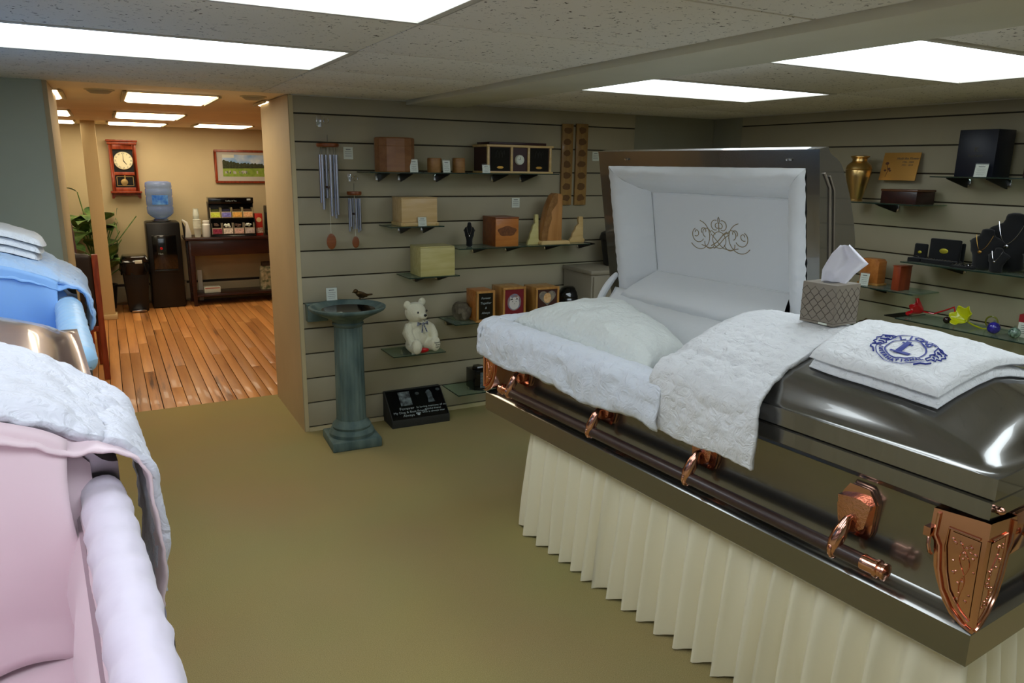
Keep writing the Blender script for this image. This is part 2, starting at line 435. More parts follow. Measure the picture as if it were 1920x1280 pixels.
# wall angle along the walls
struct(MB().box(.945, YA-.02, ZC-.003, XB, YA, ZC+.003).build('trim_5', M['tee']))
struct(MB().box(XB-.02, -2.6, ZC-.003, XB, YA, ZC+.003).build('trim_6', M['tee']))
def ceiling_light(x0, x1, y0, y1, z, mt, label, grp, fm='tee'):
    t = thing('ceiling_light', label, 'ceiling light', ((x0+x1)/2, (y0+y1)/2, z), 0, grp)
    hx, hy = (x1-x0)/2, (y1-y0)/2
    f = MB(); e = .022
    f.box(-hx, -hy, -.004, hx, -hy+e, .012); f.box(-hx, hy-e, -.004, hx, hy, .012)
    f.box(-hx, -hy+e, -.004, -hx+e, hy-e, .012); f.box(hx-e, -hy+e, -.004, hx, hy-e, .012)
    f.build('frame', M[fm], t, bevel=.002)
    if fm == 'farceil':   # wrap-around lens hanging below the ceiling
        MB().add([(-hx+e,-hy+e,-.013),(hx-e,-hy+e,-.013),(hx-e,hy-e,-.013),(-hx+e,hy-e,-.013),(-hx+.006,-hy+.006,-.0045),(hx-.006,-hy+.006,-.0045),(hx-.006,hy-.006,-.0045),(-hx+.006,hy-.006,-.0045)],
                 [(0,3,2,1),(4,5,6,7),(0,1,5,4),(1,2,6,5),(2,3,7,6),(3,0,4,7)]).build('diffuser', mt, t)
        for s in (-1, 1): MB().box(s*hx, -hy, -.012, s*(hx+.02), hy, 0).build('end_cap', M['trimc'], t, bevel=.003)
    else: MB().box(-hx+e, -hy+e, .002, hx-e, hy-e, .006).build('diffuser', mt, t)
    return t
names = {(2,2): 'long white ceiling light over the blue-lined casket, nearest the doorway', (2,4): 'white ceiling light cut by the top edge, second from the doorway on the left'}
for (i, k) in sorted(LL):
    ceiling_light(XL[i], XL[i+1], YE[k+1], YE[k], ZC, M['lamp'], names.get((i,k), 'white ceiling light behind the photographer, %s column from the left, %s row from the doorway' % (['first','second','third'][i], {2:'first',4:'second',6:'third',8:'fourth'}[k])), 'showroom ceiling lights')
names = {(0,2): 'ceiling light on the right nearest the back slat wall, above the open casket lid', (0,4): 'large ceiling light at upper right, above the folded emblem quilt'}
for (i, k) in sorted(LRt):
    ceiling_light(XR[i], XR[i+1], YE[k+1], YE[k], ZC, M['lamp'], names.get((i,k), 'white ceiling light behind the photographer on the right, %s row from the back wall' % {4:'second',6:'third',8:'fourth'}.get(k, 'first')), 'showroom ceiling lights')

# ================================================================== the coffee room behind
YF = 9.3
fw = struct(MB().box(-2.4, 5.14, -.05, 3.2, YF+.1, -.012).build('floor_wood', mat('subfloor', (40,26,16), .9)))
rr = random.Random(11)
x = -1.02; pw = .0765
while x < 2.25:
    y = 5.14
    first = rr.uniform(.4, 2.6)
    while y < YF-.01:
        L = first if y < 5.15 else rr.uniform(1.0, 2.6)
        y2 = min(YF, y+L)
        g = rr.uniform(.001, .003)
        MB().box(x+g, y+.0012, -.012, x+pw-g, y2-.0012, rr.uniform(-.0015, 0)).build('plank', M['plank'], fw, bevel=.001)
        y = y2
    x += pw
struct(MB().box(-2.4, YF, 0, 3.2, YF+.1, 2.0).build('wall_far', M['beige']))
struct(MB().box(-2.5, 5.1, 0, -2.4, YF, 2.0).build('wall_far_left', M['beige']))
struct(MB().box(3.2, 5.1, 0, 3.3, YF, 2.0).build('wall_far_right', M['beige']))
struct(MB().box(-2.4, YA+.01, 1.955, 3.3, YF, 2.02).build('ceiling_far', M['farceil']))
p = MB().box(-.15, 8.45, 0, -.025, 8.575, 1.955)
pc = struct(p.build('trim_7', M['post'], bevel=.004))
q = MB().box(-.168, 8.432, 0, -.007, 8.593, .05); q.build('plinth', M['post'], pc, bevel=.006)
far = [(-.52,-.17,4.80,5.42,'small ceiling light at the left edge of the doorway, frontmost'), (.155,.62,4.68,5.38,'widest ceiling light of the coffee room, just inside the doorway'),
       (-.52,-.19,6.72,7.45,'second ceiling light down the left edge of the coffee room'), (.135,.62,6.65,7.45,'ceiling light in the middle of the coffee room'),
       (-.52,-.20,8.35,8.95,'rearmost ceiling light at the left edge of the coffee room'),(.09,.60,8.35,8.92,'thin rear ceiling light above the wall clock'), (.88,1.39,8.15,8.75,'rear ceiling light above the framed landscape'),
       (.91,1.4,4.82,5.16,'ceiling light mostly hidden by the right door jamb')]
for a in far: ceiling_light(a[0], a[1], a[2], a[3], 1.949, M['lampfar'], a[4], 'coffee room ceiling lights', 'farceil')
for (px, py, nm) in ((186, 168, 'round grey ceiling speaker inside the doorway at left'), (478, 181, 'small grey ceiling speaker beside the right door jamb')):
    cx, cy = PZ(px, py, 1.95)
    t = thing('ceiling_speaker', nm, 'ceiling speaker', (cx, cy+.05, 1.955))
    MB().lathe([(.001,-.022),(.045,-.020),(.062,-.008),(.066,0)], n=28).build('grille', M['heater'], t)
    MB().lathe([(.064,-.006),(.074,-.004),(.074,0)], n=28).build('rim', M['trimc'], t)
# baseboard heater along the far wall
def heater(x0, x1, lab):
    t = thing('baseboard_heater', lab, 'heater', (x0, YF, 0))
    L = x1-x0
    MB().prism([(-.002,.03),(-.06,.03),(-.065,.05),(-.065,.20),(-.045,.235),(-.002,.235)], 0, L, 'x').build('cover', M['heater'], t, bevel=.002)
    MB().box(.01, -.062, .215, L-.01, -.03, .238).build('slot', M['black'], t)
    MB().box(0, -.07, .02, .03, -.002, .24).build('end_cap', M['heater'], t, bevel=.003)
heater(-1.2, .36, 'beige baseboard heater on the far wall left of the bin')
heater(.70, 2.2, 'beige baseboard heater on the far wall behind the coffee table')

# wall clock
x0, _ = PY(197, 262, 9.3); x1, _ = PY(256, 262, 9.3); _, zt = PY(225, 262, 9.25); _, zb = PY(228, 372, 9.25)
t = thing('wall_clock', 'reddish wooden pendulum wall clock with round cream dial', 'clock', ((x0+x1)/2, YF, zb))
W2 = (x1-x0)/2; H = zt-zb
c = MB(); D = -.10
c.box(-W2+.02, D, .08, -W2+.055, 0, H-.05); c.box(W2-.055, D, .08, W2-.02, 0, H-.05)
c.box(-W2+.055, D, H-.10, W2-.055, 0, H-.05); c.box(-W2+.055, D, H*.40, W2-.055, 0, H*.40+.035); c.box(-W2+.055, D, .08, W2-.055, 0, .12)
c.build('case', M['cherry'], t, bevel=.003)
MB().box(-W2-.0, D-.03, H-.02, W2+.0, 0, H).box(-W2+.01, D-.015, H-.05, W2-.01, 0, H-.021).build('cornice', M['cherry'], t, bevel=.004)
MB().box(-W2, D-.02, .06, W2, 0, .08).build('ledge', M['cherry'], t, bevel=.003)
c = MB(); c.prism([(-W2+.01,.0),(-W2+.03,.0),(-W2+.05,.035),(0,.03),(W2-.05,.035),(W2-.03,0),(W2-.01,0),(W2-.01,.06),(-W2+.01,.06)], -.06, -.045, 'y')
c.build('apron', M['cherry'], t)
MB().box(-W2+.055, -.06, .12, W2-.055, -.03, H-.10).build('backing', M['black'], t)
cz = (H*.40+.035+H-.10)/2; rd = min(W2-.058, (H-.10-H*.40-.035)/2)
MB().lathe([(.001,-.088),(rd-.004,-.088),(rd,-.078),(rd,-.07)], (0,0,cz), 40, 'y').build('dial', mat('cream_dial', (235,225,185), .5), t)
k = MB()
for i, s in enumerate(['XII','I','II','III','IIII','V','VI','VII','VIII','IX','X','XI']):
    a = R(90-30*i); add_text(k, s, .026, M_wall(math.cos(a)*rd*.8, -.0885, cz+math.sin(a)*rd*.8) @ Matrix.Rotation(a-R(90), 4, 'Z'), .0004)
k.build('numerals', M['ink'], t, smooth=None)
hm = MB()
for a, l, w_ in ((R(90), .75, .003), (R(-52), .52, .0045)):
    hm.prism([(-w_, 0), (w_, 0), (w_*.4, rd*l), (-w_*.4, rd*l)], -.0915, -.090, 'y')
    n_ = 4*2
    for i in range(len(hm.v)-8, len(hm.v)):
        v = hm.v[i]; x_, z_ = v.x, v.z; ca, sa = math.cos(a-R(90)), math.sin(a-R(90))
        hm.v[i] = Vector((x_*ca-z_*sa, v.y, cz+x_*sa+z_*ca))
hm.build('hands', M['black'], t, smooth=None)
pd = MB(); pd.box(-.006, -.075, .20, .006, -.07, H*.40); pd.lathe([(.001,-.085),(.034,-.083),(.038,-.075),(.001,-.07)], (-.01,0,.175), 24, 'y')
pd.build('pendulum', M['brass'], t)
fr = MB(); a0, a1, b0, b1 = -W2+.07, W2-.07, .135, H*.40-.012
for bx in ((a0,b0,a1,b0+.006),(a0,b1-.006,a1,b1),(a0,b0,a0+.006,b1),(a1-.006,b0,a1,b1)): fr.box(bx[0], -.098, bx[1], bx[2], -.094, bx[3])
fr.build('gilt_line', M['brass'], t)

# framed landscape print
x0, zt = PY(400, 280, 9.3); _, zb = PY(403, 343, 9.3)
Wd = .80; H = zt-zb
t = thing('framed_picture', 'wood-framed landscape print of a cemetery lawn above the coffee table', 'picture', (x0, YF, zb))
f = MB()
for bx in ((0,0,Wd,.025),(0,H-.025,Wd,H),(0,.025,.025,H-.025),(Wd-.025,.025,Wd,H-.025)): f.box(bx[0], -.03, bx[1], bx[2], -.002, bx[3])
f.build('frame', M['cherry'], t, bevel=.004)
MB().box(.02, -.018, .02, Wd-.02, -.012, H-.02).build('mat_board', mat('grey_mount', (196,190,180), .8), t)
px0, px1, pz0, pz1 = .085, Wd-.085, .075, H-.055
def flat(poly, d, name, mt, par): return MB().prism(poly, d-.0008, d, 'y').build(name, mt, par, smooth=None)
flat([(px0,pz0+.09),(px1,pz0+.09),(px1,pz1),(px0,pz1)], -.0185, 'printed_sky', mat('print_sky', (120,170,225), .6, c2=(215,228,240), vscale=7), t)
flat([(px0,pz0),(px1,pz0),(px1,pz0+.11),(px0,pz0+.10)], -.0190, 'printed_lawn', mat('print_lawn', (120,150,50), .6, c2=(150,172,70), vscale=18), t)
rr = random.Random(4); tr = [(px1, pz0+.10), (px0, pz0+.09)]
n_ = 40
for i in range(n_+1): xx = px0+(px1-px0)*i/n_; tr.append((xx, pz0+.125+.05*math.exp(-i/8)+.02*abs(math.sin(i*1.3))+rr.uniform(0,.012)+(.03 if i > 34 else 0)))
flat(tr, -.0195, 'printed_trees', mat('print_trees', (44,52,30), .7, c2=(70,74,44), vscale=60), t)
g = MB()
for i in range(26):
    xx = rr.uniform(px0+.02, px1-.03); s = rr.uniform(.006, .014)
    g.prism([(xx-s*.6,pz0+.03+rr.uniform(0,.03)),(xx+s*.6,pz0+.03),(xx+s*.6,pz0+.045+s*1.6),(xx-s*.6,pz0+.045+s*1.6)], -.0206, -.02, 'y')
g.build('printed_headstones', mat('print_stones', (205,200,190), .7), t, smooth=None)
flat([(px0,pz1-.035),(px0+.13,pz1-.035),(px0+.13,pz1),(px0,pz1)], -.0196, 'caption', M['paper'], t)

# water cooler with bottle
cx0, _ = PY(279, 500, 8.9); cx1, _ = PY(345, 500, 8.9)
cw = (cx1-cx0)
_, ztop = PY(310, 410, 8.95)
t = thing('water_cooler', 'tall black water cooler against the far wall', 'water cooler', ((cx0+cx1)/2, 8.9, 0))
h = cw/2-.005; ztop = .94
MB().box(-h, 0, 0, h, .33, ztop).build('cabinet', M['black'], t, bevel=.02)
MB().box(-h+.05, -.006, .42, h-.05, .004, .80).build('dispensing_bay', M['blackgloss'], t, bevel=.004)
MB().box(-h+.05, -.02, .40, h-.05, 0, .425).build('drip_tray', M['black'], t, bevel=.004)
MB().lathe([(.014,-.03),(.014,0)], (-.035,0,.66), 12, 'y').build('hot_tap', M['red'], t)
k = MB(); add_text(k, 'Hot', .03, M_wall(-.045, -.008, .60)); k.build('lettering', M['whiteink'], t, smooth=None)
MB().lathe([(.09,ztop-.001),(.10,ztop+.012),(.075,ztop+.03)], (0,.16,0), 28).build('collar', M['chrome'], t)
t2 = thing('water_bottle', 'clear blue water bottle upside down on the cooler', 'bottle', ((cx0+cx1)/2, 9.06, ztop+.031))
pr = [(.03,0),(.06,.0),(.105,.03),(.132,.06),(.134,.12),(.126,.135),(.134,.15),(.134,.225),(.127,.24),(.135,.255),(.135,.315),(.128,.325),(.134,.34),(.130,.385),(.10,.40),(.03,.392)]
MB().lathe(pr, n=36).build('shell', M['bottle'], t2, smooth=60)
lb = MB()
lb.grid(lambda u, v: (.1365*math.cos(R(-125+70*u)), .1365*math.sin(R(-125+70*u)), .155+.10*v), 12, 4)
lb.build('label', mat('blue_bottle_label', (20,90,200), .4, c2=(120,180,235), vscale=12), t2)

# pedal bin
bx0, _ = PY(228, 470, 8.85); bx1, _ = PY(281, 470, 8.85)
t = thing('pedal_bin', 'black pedal bin with liner showing under the lid', 'waste bin', ((bx0+bx1)/2-.025, 8.74, 0))
h = (bx1-bx0)/2
def taper(hw0, hd0, z0, hw1, hd1, z1, cy=.15):
    return MB().add([(-hw0,cy-hd0,z0),(hw0,cy-hd0,z0),(hw0,cy+hd0,z0),(-hw0,cy+hd0,z0),(-hw1,cy-hd1,z1),(hw1,cy-hd1,z1),(hw1,cy+hd1,z1),(-hw1,cy+hd1,z1)],
                    [(0,3,2,1),(4,5,6,7),(0,1,5,4),(1,2,6,5),(2,3,7,6),(3,0,4,7)])
taper(h*.72, .11, 0, h, .15, .52).build('body', M['black'], t, bevel=.015)
def skirtf(u, v):
    a = u*2*math.pi; w_ = .012*math.sin(a*9)+.008*math.sin(a*17)
    ex = abs(math.cos(a))**.25*(1 if math.cos(a) > 0 else -1); ey = abs(math.sin(a))**.25*(1 if math.sin(a) > 0 else -1)
    return ((h+.004+w_*(1-v)*.8)*ex, .15+(.155+w_*(1-v)*.8)*ey, .42+.11*v+.02*math.sin(a*5)*(1-v))
MB().grid(skirtf, 80, 6).build('bin_liner', mat('glossy_bin_liner', (10,10,12), .22), t)
taper(h*1.03, .16, .53, h*.85, .12, .60).build('lid', M['blackgloss'], t, bevel=.015)
MB().box(.0, -.03, .525, .07, -.008, .56).build('lid_tab', M['paper'], t, bevel=.004)
MB().box(-.07, -.03, .01, .07, .05, .03).build('pedal', M['chrome'], t, bevel=.004)

# coffee table
tx0, _ = PY(352, 445, 8.85)
zt = .765
t = thing('console_table', 'dark mahogany console table with lower shelf against the far wall', 'table', (tx0, 8.85, 0))
TL = 1.35
MB().box(-.03, -.02, zt-.03, TL, .42, zt).build('tabletop', M['mahog'], t, bevel=.006)
MB().box(.02, 0, zt-.20, TL-.05, .40, zt-.03).build('apron', M['mahog'], t, bevel=.004)
for lx in (.0, TL-.09):
    for ly in (0, .34):
        MB().add([(lx+.01,ly+.01,0),(lx+.05,ly+.01,0),(lx+.05,ly+.05,0),(lx+.01,ly+.05,0),(lx,ly,zt-.03),(lx+.06,ly,zt-.03),(lx+.06,ly+.06,zt-.03),(lx,ly+.06,zt-.03)],
                 [(0,3,2,1),(4,5,6,7),(0,1,5,4),(1,2,6,5),(2,3,7,6),(3,0,4,7)]).build('leg', M['mahog'], t, bevel=.004)
MB().box(.02, .02, .10, TL-.05, .38, .125).build('shelf', M['mahog'], t, bevel=.003)
TZ = zt
def onT(px, yy): return PY(px, 440, yy)[0]
# stacks of paper cups
def cups(px, n, lab, r=.036, nm='paper_cup_stack'):
    t = thing(nm, lab, 'paper cups', (onT(px, 8.95), 8.95, TZ))
    MB().lathe([(r*.75,0),(r,.095),(r*1.06,.098),(r*1.06,.104),(.001,.104)], n=20).build('paper_cup', M['paper'], t)
    for i in range(1, n):
        MB().lathe([(r*.98,.0),(r,.014),(r*1.06,.016),(r*1.06,.022),(.001,.022)] if i < n-1 else [(r*.8,-.02),(r,.014),(r*1.06,.016),(r*1.06,.022),(.001,.022)], (0,0,.085+.0175*i), 20).build('paper_cup', M['paper'], t)
    return t
cups(371, 6, 'taller stack of white paper cups on the console table', .040)
t = thing('small_cup_stack', 'narrow stack of small cups standing behind the tall cup stack', 'paper cups', (onT(370, 9.1), 9.08, TZ))
MB().lathe([(.03,0),(.032,.22),(.034,.225),(.034,.23),(.026,.30),(.03,.305),(.001,.306)], n=18).build('paper_cup', M['paper'], t)
t = thing('lid_canister', 'white round canister right of the paper cups', 'canister', (onT(388, 8.95), 8.95, TZ))
MB().lathe([(.042,0),(.046,.01),(.046,.135),(.034,.15)], n=24).build('body', M['plastic_white'], t)
MB().lathe([(.037,.15),(.038,.175),(.03,.18),(.001,.18)], n=24).build('lid', M['plastic_white'], t)
t = thing('napkin_dispenser', 'slanted white dispenser with dark side at the table left end', 'dispenser', (onT(353, 8.95), 8.95, TZ))
MB().prism([(-.035,0),(.03,0),(.03,.04),(.0,.17),(-.05,.20),(-.055,.185),(-.02,.15)], -.03, .03, 'y').build('body', M['plastic_white'], t, bevel=.004)
MB().prism([(-.045,0),(-.036,0),(-.03,.12),(-.055,.18)], -.03, .03, 'y').build('side', M['black'], t)
# condiment organiser
ox0, ox1 = onT(396, 8.9), onT(480, 8.9); ow = ox1-ox0
t = thing('condiment_organizer', 'black two-tier organizer of tea and condiment packets on the console table', 'organizer', (ox0, 8.88, TZ))
OH = .43
MB().box(0,0,0,ow,.22,.02).box(0,.0,.02,.008,.22,.20).box(ow-.008,0,.02,ow,.22,.20).box(0,.10,.20,.008,.22,OH-.05).box(ow-.008,.10,.20,ow,.22,OH-.05).box(0,.21,.02,ow,.22,OH-.05).box(.008,.10,.19,ow-.008,.22,.20).build('case', M['black'], t, bevel=.002)
MB().add([(0,.06,OH-.065),(ow,.06,OH-.065),(ow,.06,OH-.0),(0,.06,OH-.0),(0,.22,OH-.05),(ow,.22,OH-.05),(ow,.22,OH+.005),(0,.22,OH+.005)],[(0,1,2,3),(4,7,6,5),(0,3,7,4),(1,5,6,2),(3,2,6,7),(0,4,5,1)]).build('header', M['blackgloss'], t, bevel=.003)
k = MB(); k.box(ow-.07, .058, OH-.03, ow-.03, .06, OH-.01); add_text(k, 'Coffee & Tea', .022, M_wall(ow*.5,.059,OH-.035)); k.build('header_print', M['whiteink'], t, smooth=None)
k = MB(); add_text(k, 'CONDIMENTS', .02, M_wall(ow*.6,-.001,.011)); k.build('base_print', M['whiteink'], t, smooth=None)
pc_ = [(190,205,60),(110,110,190),(215,160,70),(225,170,120)]; pd_ = [(120,20,50),(200,190,180),(190,150,140),(170,160,160)]
cwid = (ow-.016)/4
for i in range(4):
    xx = .008+cwid*i
    b = MB().box(xx+.004,.06,.205,xx+cwid-.004,.065,.275).box(xx+.004,.065,.205,xx+.008,.2,.32).box(xx+cwid-.008,.065,.205,xx+cwid-.004,.2,.32)
    b.build('bin', mat('clear_bin_front', (200,190,150), .3), t)
    MB().box(xx+.010,.054,.215,xx+cwid-.010,.0595,.268).build('packet_card', mat('packet_a', pc_[i], .5, c2=tuple(min(255,v+40) for v in pc_[i]), vscale=60), t)
    MB().box(xx+.012,.09,.21,xx+cwid-.012,.19,.30).build('packets', mat('packets_b', tuple(v//3 for v in pc_[i]), .7), t, bevel=.004)
    b = MB().box(xx+.004,.0,.03,xx+cwid-.004,.005,.10).box(xx+.004,.005,.03,xx+.008,.09,.15).box(xx+cwid-.008,.005,.03,xx+cwid-.004,.09,.15)
    b.build('bin', mat('clear_bin_front2', (170,160,140), .3), t)
    MB().box(xx+.010,-.006,.035,xx+cwid-.010,-.0005,.09).build('packet_card', mat('packet_c', pd_[i], .5, c2=tuple(min(255,v+50) for v in pd_[i]), vscale=70), t)
    g = MB(); r2 = random.Random(i)
    for _ in range(10): g.ell((xx+cwid/2+r2.uniform(-.025,.025), .05+r2.uniform(-.03,.03), .12+r2.uniform(-.01,.02)), (.014,.012,.01), 8, 5)
    g.build('creamer_cups', M['paper'] if i in (1, 3) else mat('dark_pods', (90,70,60), .5), t, kind='stuff')
x_ = onT(488, 8.93)
t = thing('coffee_packet_box', 'red and cream coffee box right of the condiment organizer', 'box', (x_-.01, 8.93, TZ))
MB().box(-.035,0,0,.045,.09,.25).build('carton', mat('red_carton', (176,44,34), .45), t, bevel=.002)
MB().lathe([(.001,-.002),(.028,-.002),(.028,0)], (.005,0,.18), 20, 'y').build('printed_roundel', mat('cream_print', (215,190,140), .5), t)
MB().box(-.03,-.002,.03,.04,0,.09).build('printed_panel', mat('brown_white_print', (120,60,40), .5, c2=(225,215,200), vscale=60), t)
t = thing('coffee_maker', 'black coffee maker edge beside the right door jamb', 'coffee maker', (onT(500, 8.98)+.075, 8.98, TZ))
MB().box(-.06,0,0,.14,.2,.04).box(-.06,.12,.04,.14,.2,.30).box(-.06,-.01,.25,.14,.2,.33).build('body', M['black'], t, bevel=.01)
MB().lathe([(.04,.042),(.06,.06),(.065,.13),(.045,.17),(.05,.19),(.001,.19)], (.04,.04,0), 20).build('carafe', M['blackgloss'], t)
# things on the lower shelf
xa, _ = PY(383, 540, 8.95); xb, _ = PY(414, 540, 8.95)
t = thing('napkin_pack', 'white pack of napkins on the lower shelf of the console table', 'napkins', (xa, 8.95, .126))
MB().box(0,0,0,xb-xa,.12,.07).build('pack', M['paper'], t, bevel=.008)
MB().box(.01,-.001,.05,xb-xa-.01,.0,.062).build('printed_band', mat('pink_band', (190,120,110), .6), t)
xa, _ = PY(488, 520, 9.0)
t = thing('coffee_bag', 'patterned paper bag standing at the right of the lower shelf', 'bag', (xa, 8.98, .125))
def bag(u, v):
    a = u*2*math.pi; s = 1-.12*max(0, v-.7)/.3
    ex = abs(math.cos(a))**.4*(1 if math.cos(a) > 0 else -1); ey = abs(math.sin(a))**.4*(1 if math.sin(a) > 0 else -1)
    return (.09+.085*s*ex+.004*math.sin(9*v+a*3), .07+.06*s*ey*(1-.6*max(0,v-.75)/.25), .27*v)
MB().grid(bag, 30, 14).build('bag_body', mat('printed_kraft', (206,196,160), .7, c2=(96,110,80), vscale=26), t)
MB().box(.03,.04,.272,.15,.10,.32).build('folded_top', mat('dark_paper', (60,46,36), .7), t, bevel=.006)
t = thing('leaning_board', 'narrow white panel leaning behind the left table leg', 'panel', (onT(366, 9.1), 9.22, 0))
MB().box(0,0,0.0,.05,.02,.36).build('board', M['plastic_white'], t, bevel=.003)

# burgundy wing chair at the left
x_, y_ = -.62, 7.45
t = thing('wing_chair', 'burgundy leather wing chair partly hidden by the left door jamb', 'armchair', (x_, y_, 0), R(12))
bk = MB()
def wingback(u, v):
    a = -.30+.60*u; w_ = abs(u-.5)*2
    z = .45+.72*v*(1-.10*w_**3)
    return (a, .02+.10*w_**4-.05*v, z)
bk.grid(wingback, 14, 14); bk.build('backrest', M['leather'], t, solid=.09, sub=1)
for s in (-1, 1):
    MB().prism([(-.42,.62),(-.05,.58),(.06,.60),(.06,1.05),(-.02,1.12),(-.12,1.05),(-.20,.80),(-.40,.68)], s*.30-.03, s*.30+.03, 'x').build('wing', M['leather'], t, bevel=.02)
    MB().box(s*.33-.06,-.52,.30,s*.33+.06,.0,.60).build('armrest', M['leather'], t, bevel=.04)
MB().box(-.30,-.55,.22,.30,.05,.46).build('seat', M['leather'], t, bevel=.05)
for sx in (-.3,.3):
    for sy in (-.48,.02): MB().box(sx-.025,sy-.025,0,sx+.025,sy+.025,.23).build('leg', M['cherry'], t, bevel=.004)
n_ = MB()
for i in range(12): n_.ell((.34,-.53,.34+.02*i), (.006,.004,.006), 8, 5)
n_.build('nail_heads', M['brass'], t, kind='stuff')

# side chair standing with its back to the doorway
fx, fy = PZ(208, 708, 0)
t = thing('side_chair', 'brown leather side chair with cherry wood frame behind the blue-lined casket', 'chair', (fx, fy, 0), R(4))
SWd = .50
def post(x_, name='leg'):
    MB().add([(x_-.022,-.045,0),(x_+.018,-.045,0),(x_+.018,0,0),(x_-.022,0,0),
              (x_-.02,.0,.45),(x_+.02,.0,.45),(x_+.02,.05,.45),(x_-.02,.05,.45),
              (x_-.02,-.06,.93),(x_+.02,-.06,.93),(x_+.02,-.03,.93),(x_-.02,-.03,.93)],
             [(0,3,2,1),(0,1,5,4),(1,2,6,5),(2,3,7,6),(3,0,4,7),(4,5,9,8),(5,6,10,9),(6,7,11,10),(7,4,8,11),(8,9,10,11)]).build(name, M['cherry'], t, bevel=.004)
post(-.02); post(-SWd)
for x_ in (-.02, -SWd): MB().box(x_-.02,.46,0,x_+.02,.50,.42).build('leg', M['cherry'], t, bevel=.004)
def backp(u, v): return (-SWd+.02+(SWd-.06)*u, -.005-.055*v+.012*math.sin(math.pi*u), .40+.545*v-.015*(2*u-1)**2)
MB().grid(backp, 12, 10).build('backrest', M['brownleather'], t, solid=.035, sub=1)
MB().box(-SWd+.01,.0,.36,-.03,.04,.40).build('back_rail', M['cherry'], t, bevel=.003)
MB().box(-SWd,.04,.40,-.0,.50,.47).build('seat', M['brownleather'], t, bevel=.025)

# potted plant
t = thing('potted_plant', 'leafy green potted plant between the armchair and the post', 'plant', (-.14, 9.0, 0))
MB().lathe([(.10,0),(.13,.02),(.16,.26),(.165,.28),(.15,.28),(.14,.25),(.001,.25)], n=24).build('pot', M['soil'], t)
rr = random.Random(21)
st = MB(); leaves = []
for i in range(44):
    a = rr.uniform(0, 2*math.pi); h_ = rr.uniform(.42, 1.0); o_ = rr.uniform(.10, .34)*(1.15-h_*.45)
    if i == 0: a, h_, o_ = R(200), 1.26, .12
    if i == 1: a, h_, o_ = R(10), 1.0, .42
    if i == 2: a, h_, o_ = R(250), .86, .22
    if a > R(20) and a < R(160): o_ *= .7
    tip = Vector((math.cos(a)*o_, math.sin(a)*o_, h_))
    st.tube([(math.cos(a)*.03, math.sin(a)*.03, .25), (tip.x*.5, tip.y*.5, .25+(h_-.25)*.65), tip], .006, 6)
    leaves.append((tip, a, rr.uniform(.22, .34), rr.uniform(.075, .11), rr.uniform(-.4, .7)))
st.build('stems', M['leaf'], t)
for tip, a, L, wd, dr in leaves:
    g = MB()
    def lf(u, v):
        w_ = wd*math.sin(math.pi*min(1, u*1.02)**.8)*(v*2-1)
        r_ = L*u; z_ = .08*math.sin(u*2.2)-dr*L*u*u+.12*abs(w_)
        x_ = tip.x+math.cos(a)*r_-math.sin(a)*w_; y_ = tip.y+math.sin(a)*r_+math.cos(a)*w_
        return (min(x_, .20+.1*(x_-.2) if x_ > .2 else x_), min(y_, .27), tip.z+z_)
    g.grid(lf, 9, 5).build('leaf', M['leaf'], t)
# ================================================================== caskets
CW = .74
def _prof(d):
    P_ = [(0,.05),(.010,.0505),(.022,.054),(.034,.074),(.048,.098),(.065,.117),(.09,.133),(.13,.149),(.20,.176),(.29,.199),(.37,.21),(.5,.21)]
    def li(x):
        x = max(0, min(.49, x))
        for (a, A), (b, B) in zip(P_, P_[1:]):
            if x <= b: return A+(B-A)*(x-a)/(b-a)
        return .21
    if d < .008: return li(d)
    return (li(d-.012)+li(d-.006)*2+li(d)*2+li(d+.006)*2+li(d+.012))/8
def dome(b, e):     # height of the lid above its rim at distance b from the near edge and e from the hipped end
    d = min(b, CW-b)
    g1 = _prof(d)-.05; g2 = _prof(e*.95)-.05
    return .05+g1*g2/.16
def nz(p, s, a): return noise.noise(Vector(p)*s)*a
HB = .488
TB = Matrix.Translation((0, 0, -HB))
def mb(): k = MB(); k.T = TB; return k
def spaced(n, edge=True):   # parameter values crowded toward 0
    return [((i/(n-1))**1.6) for i in range(n)]
def lid_cols():
    h = [CW/2*t for t in spaced(26)]
    return h+[CW-x for x in reversed(h[:-1])]

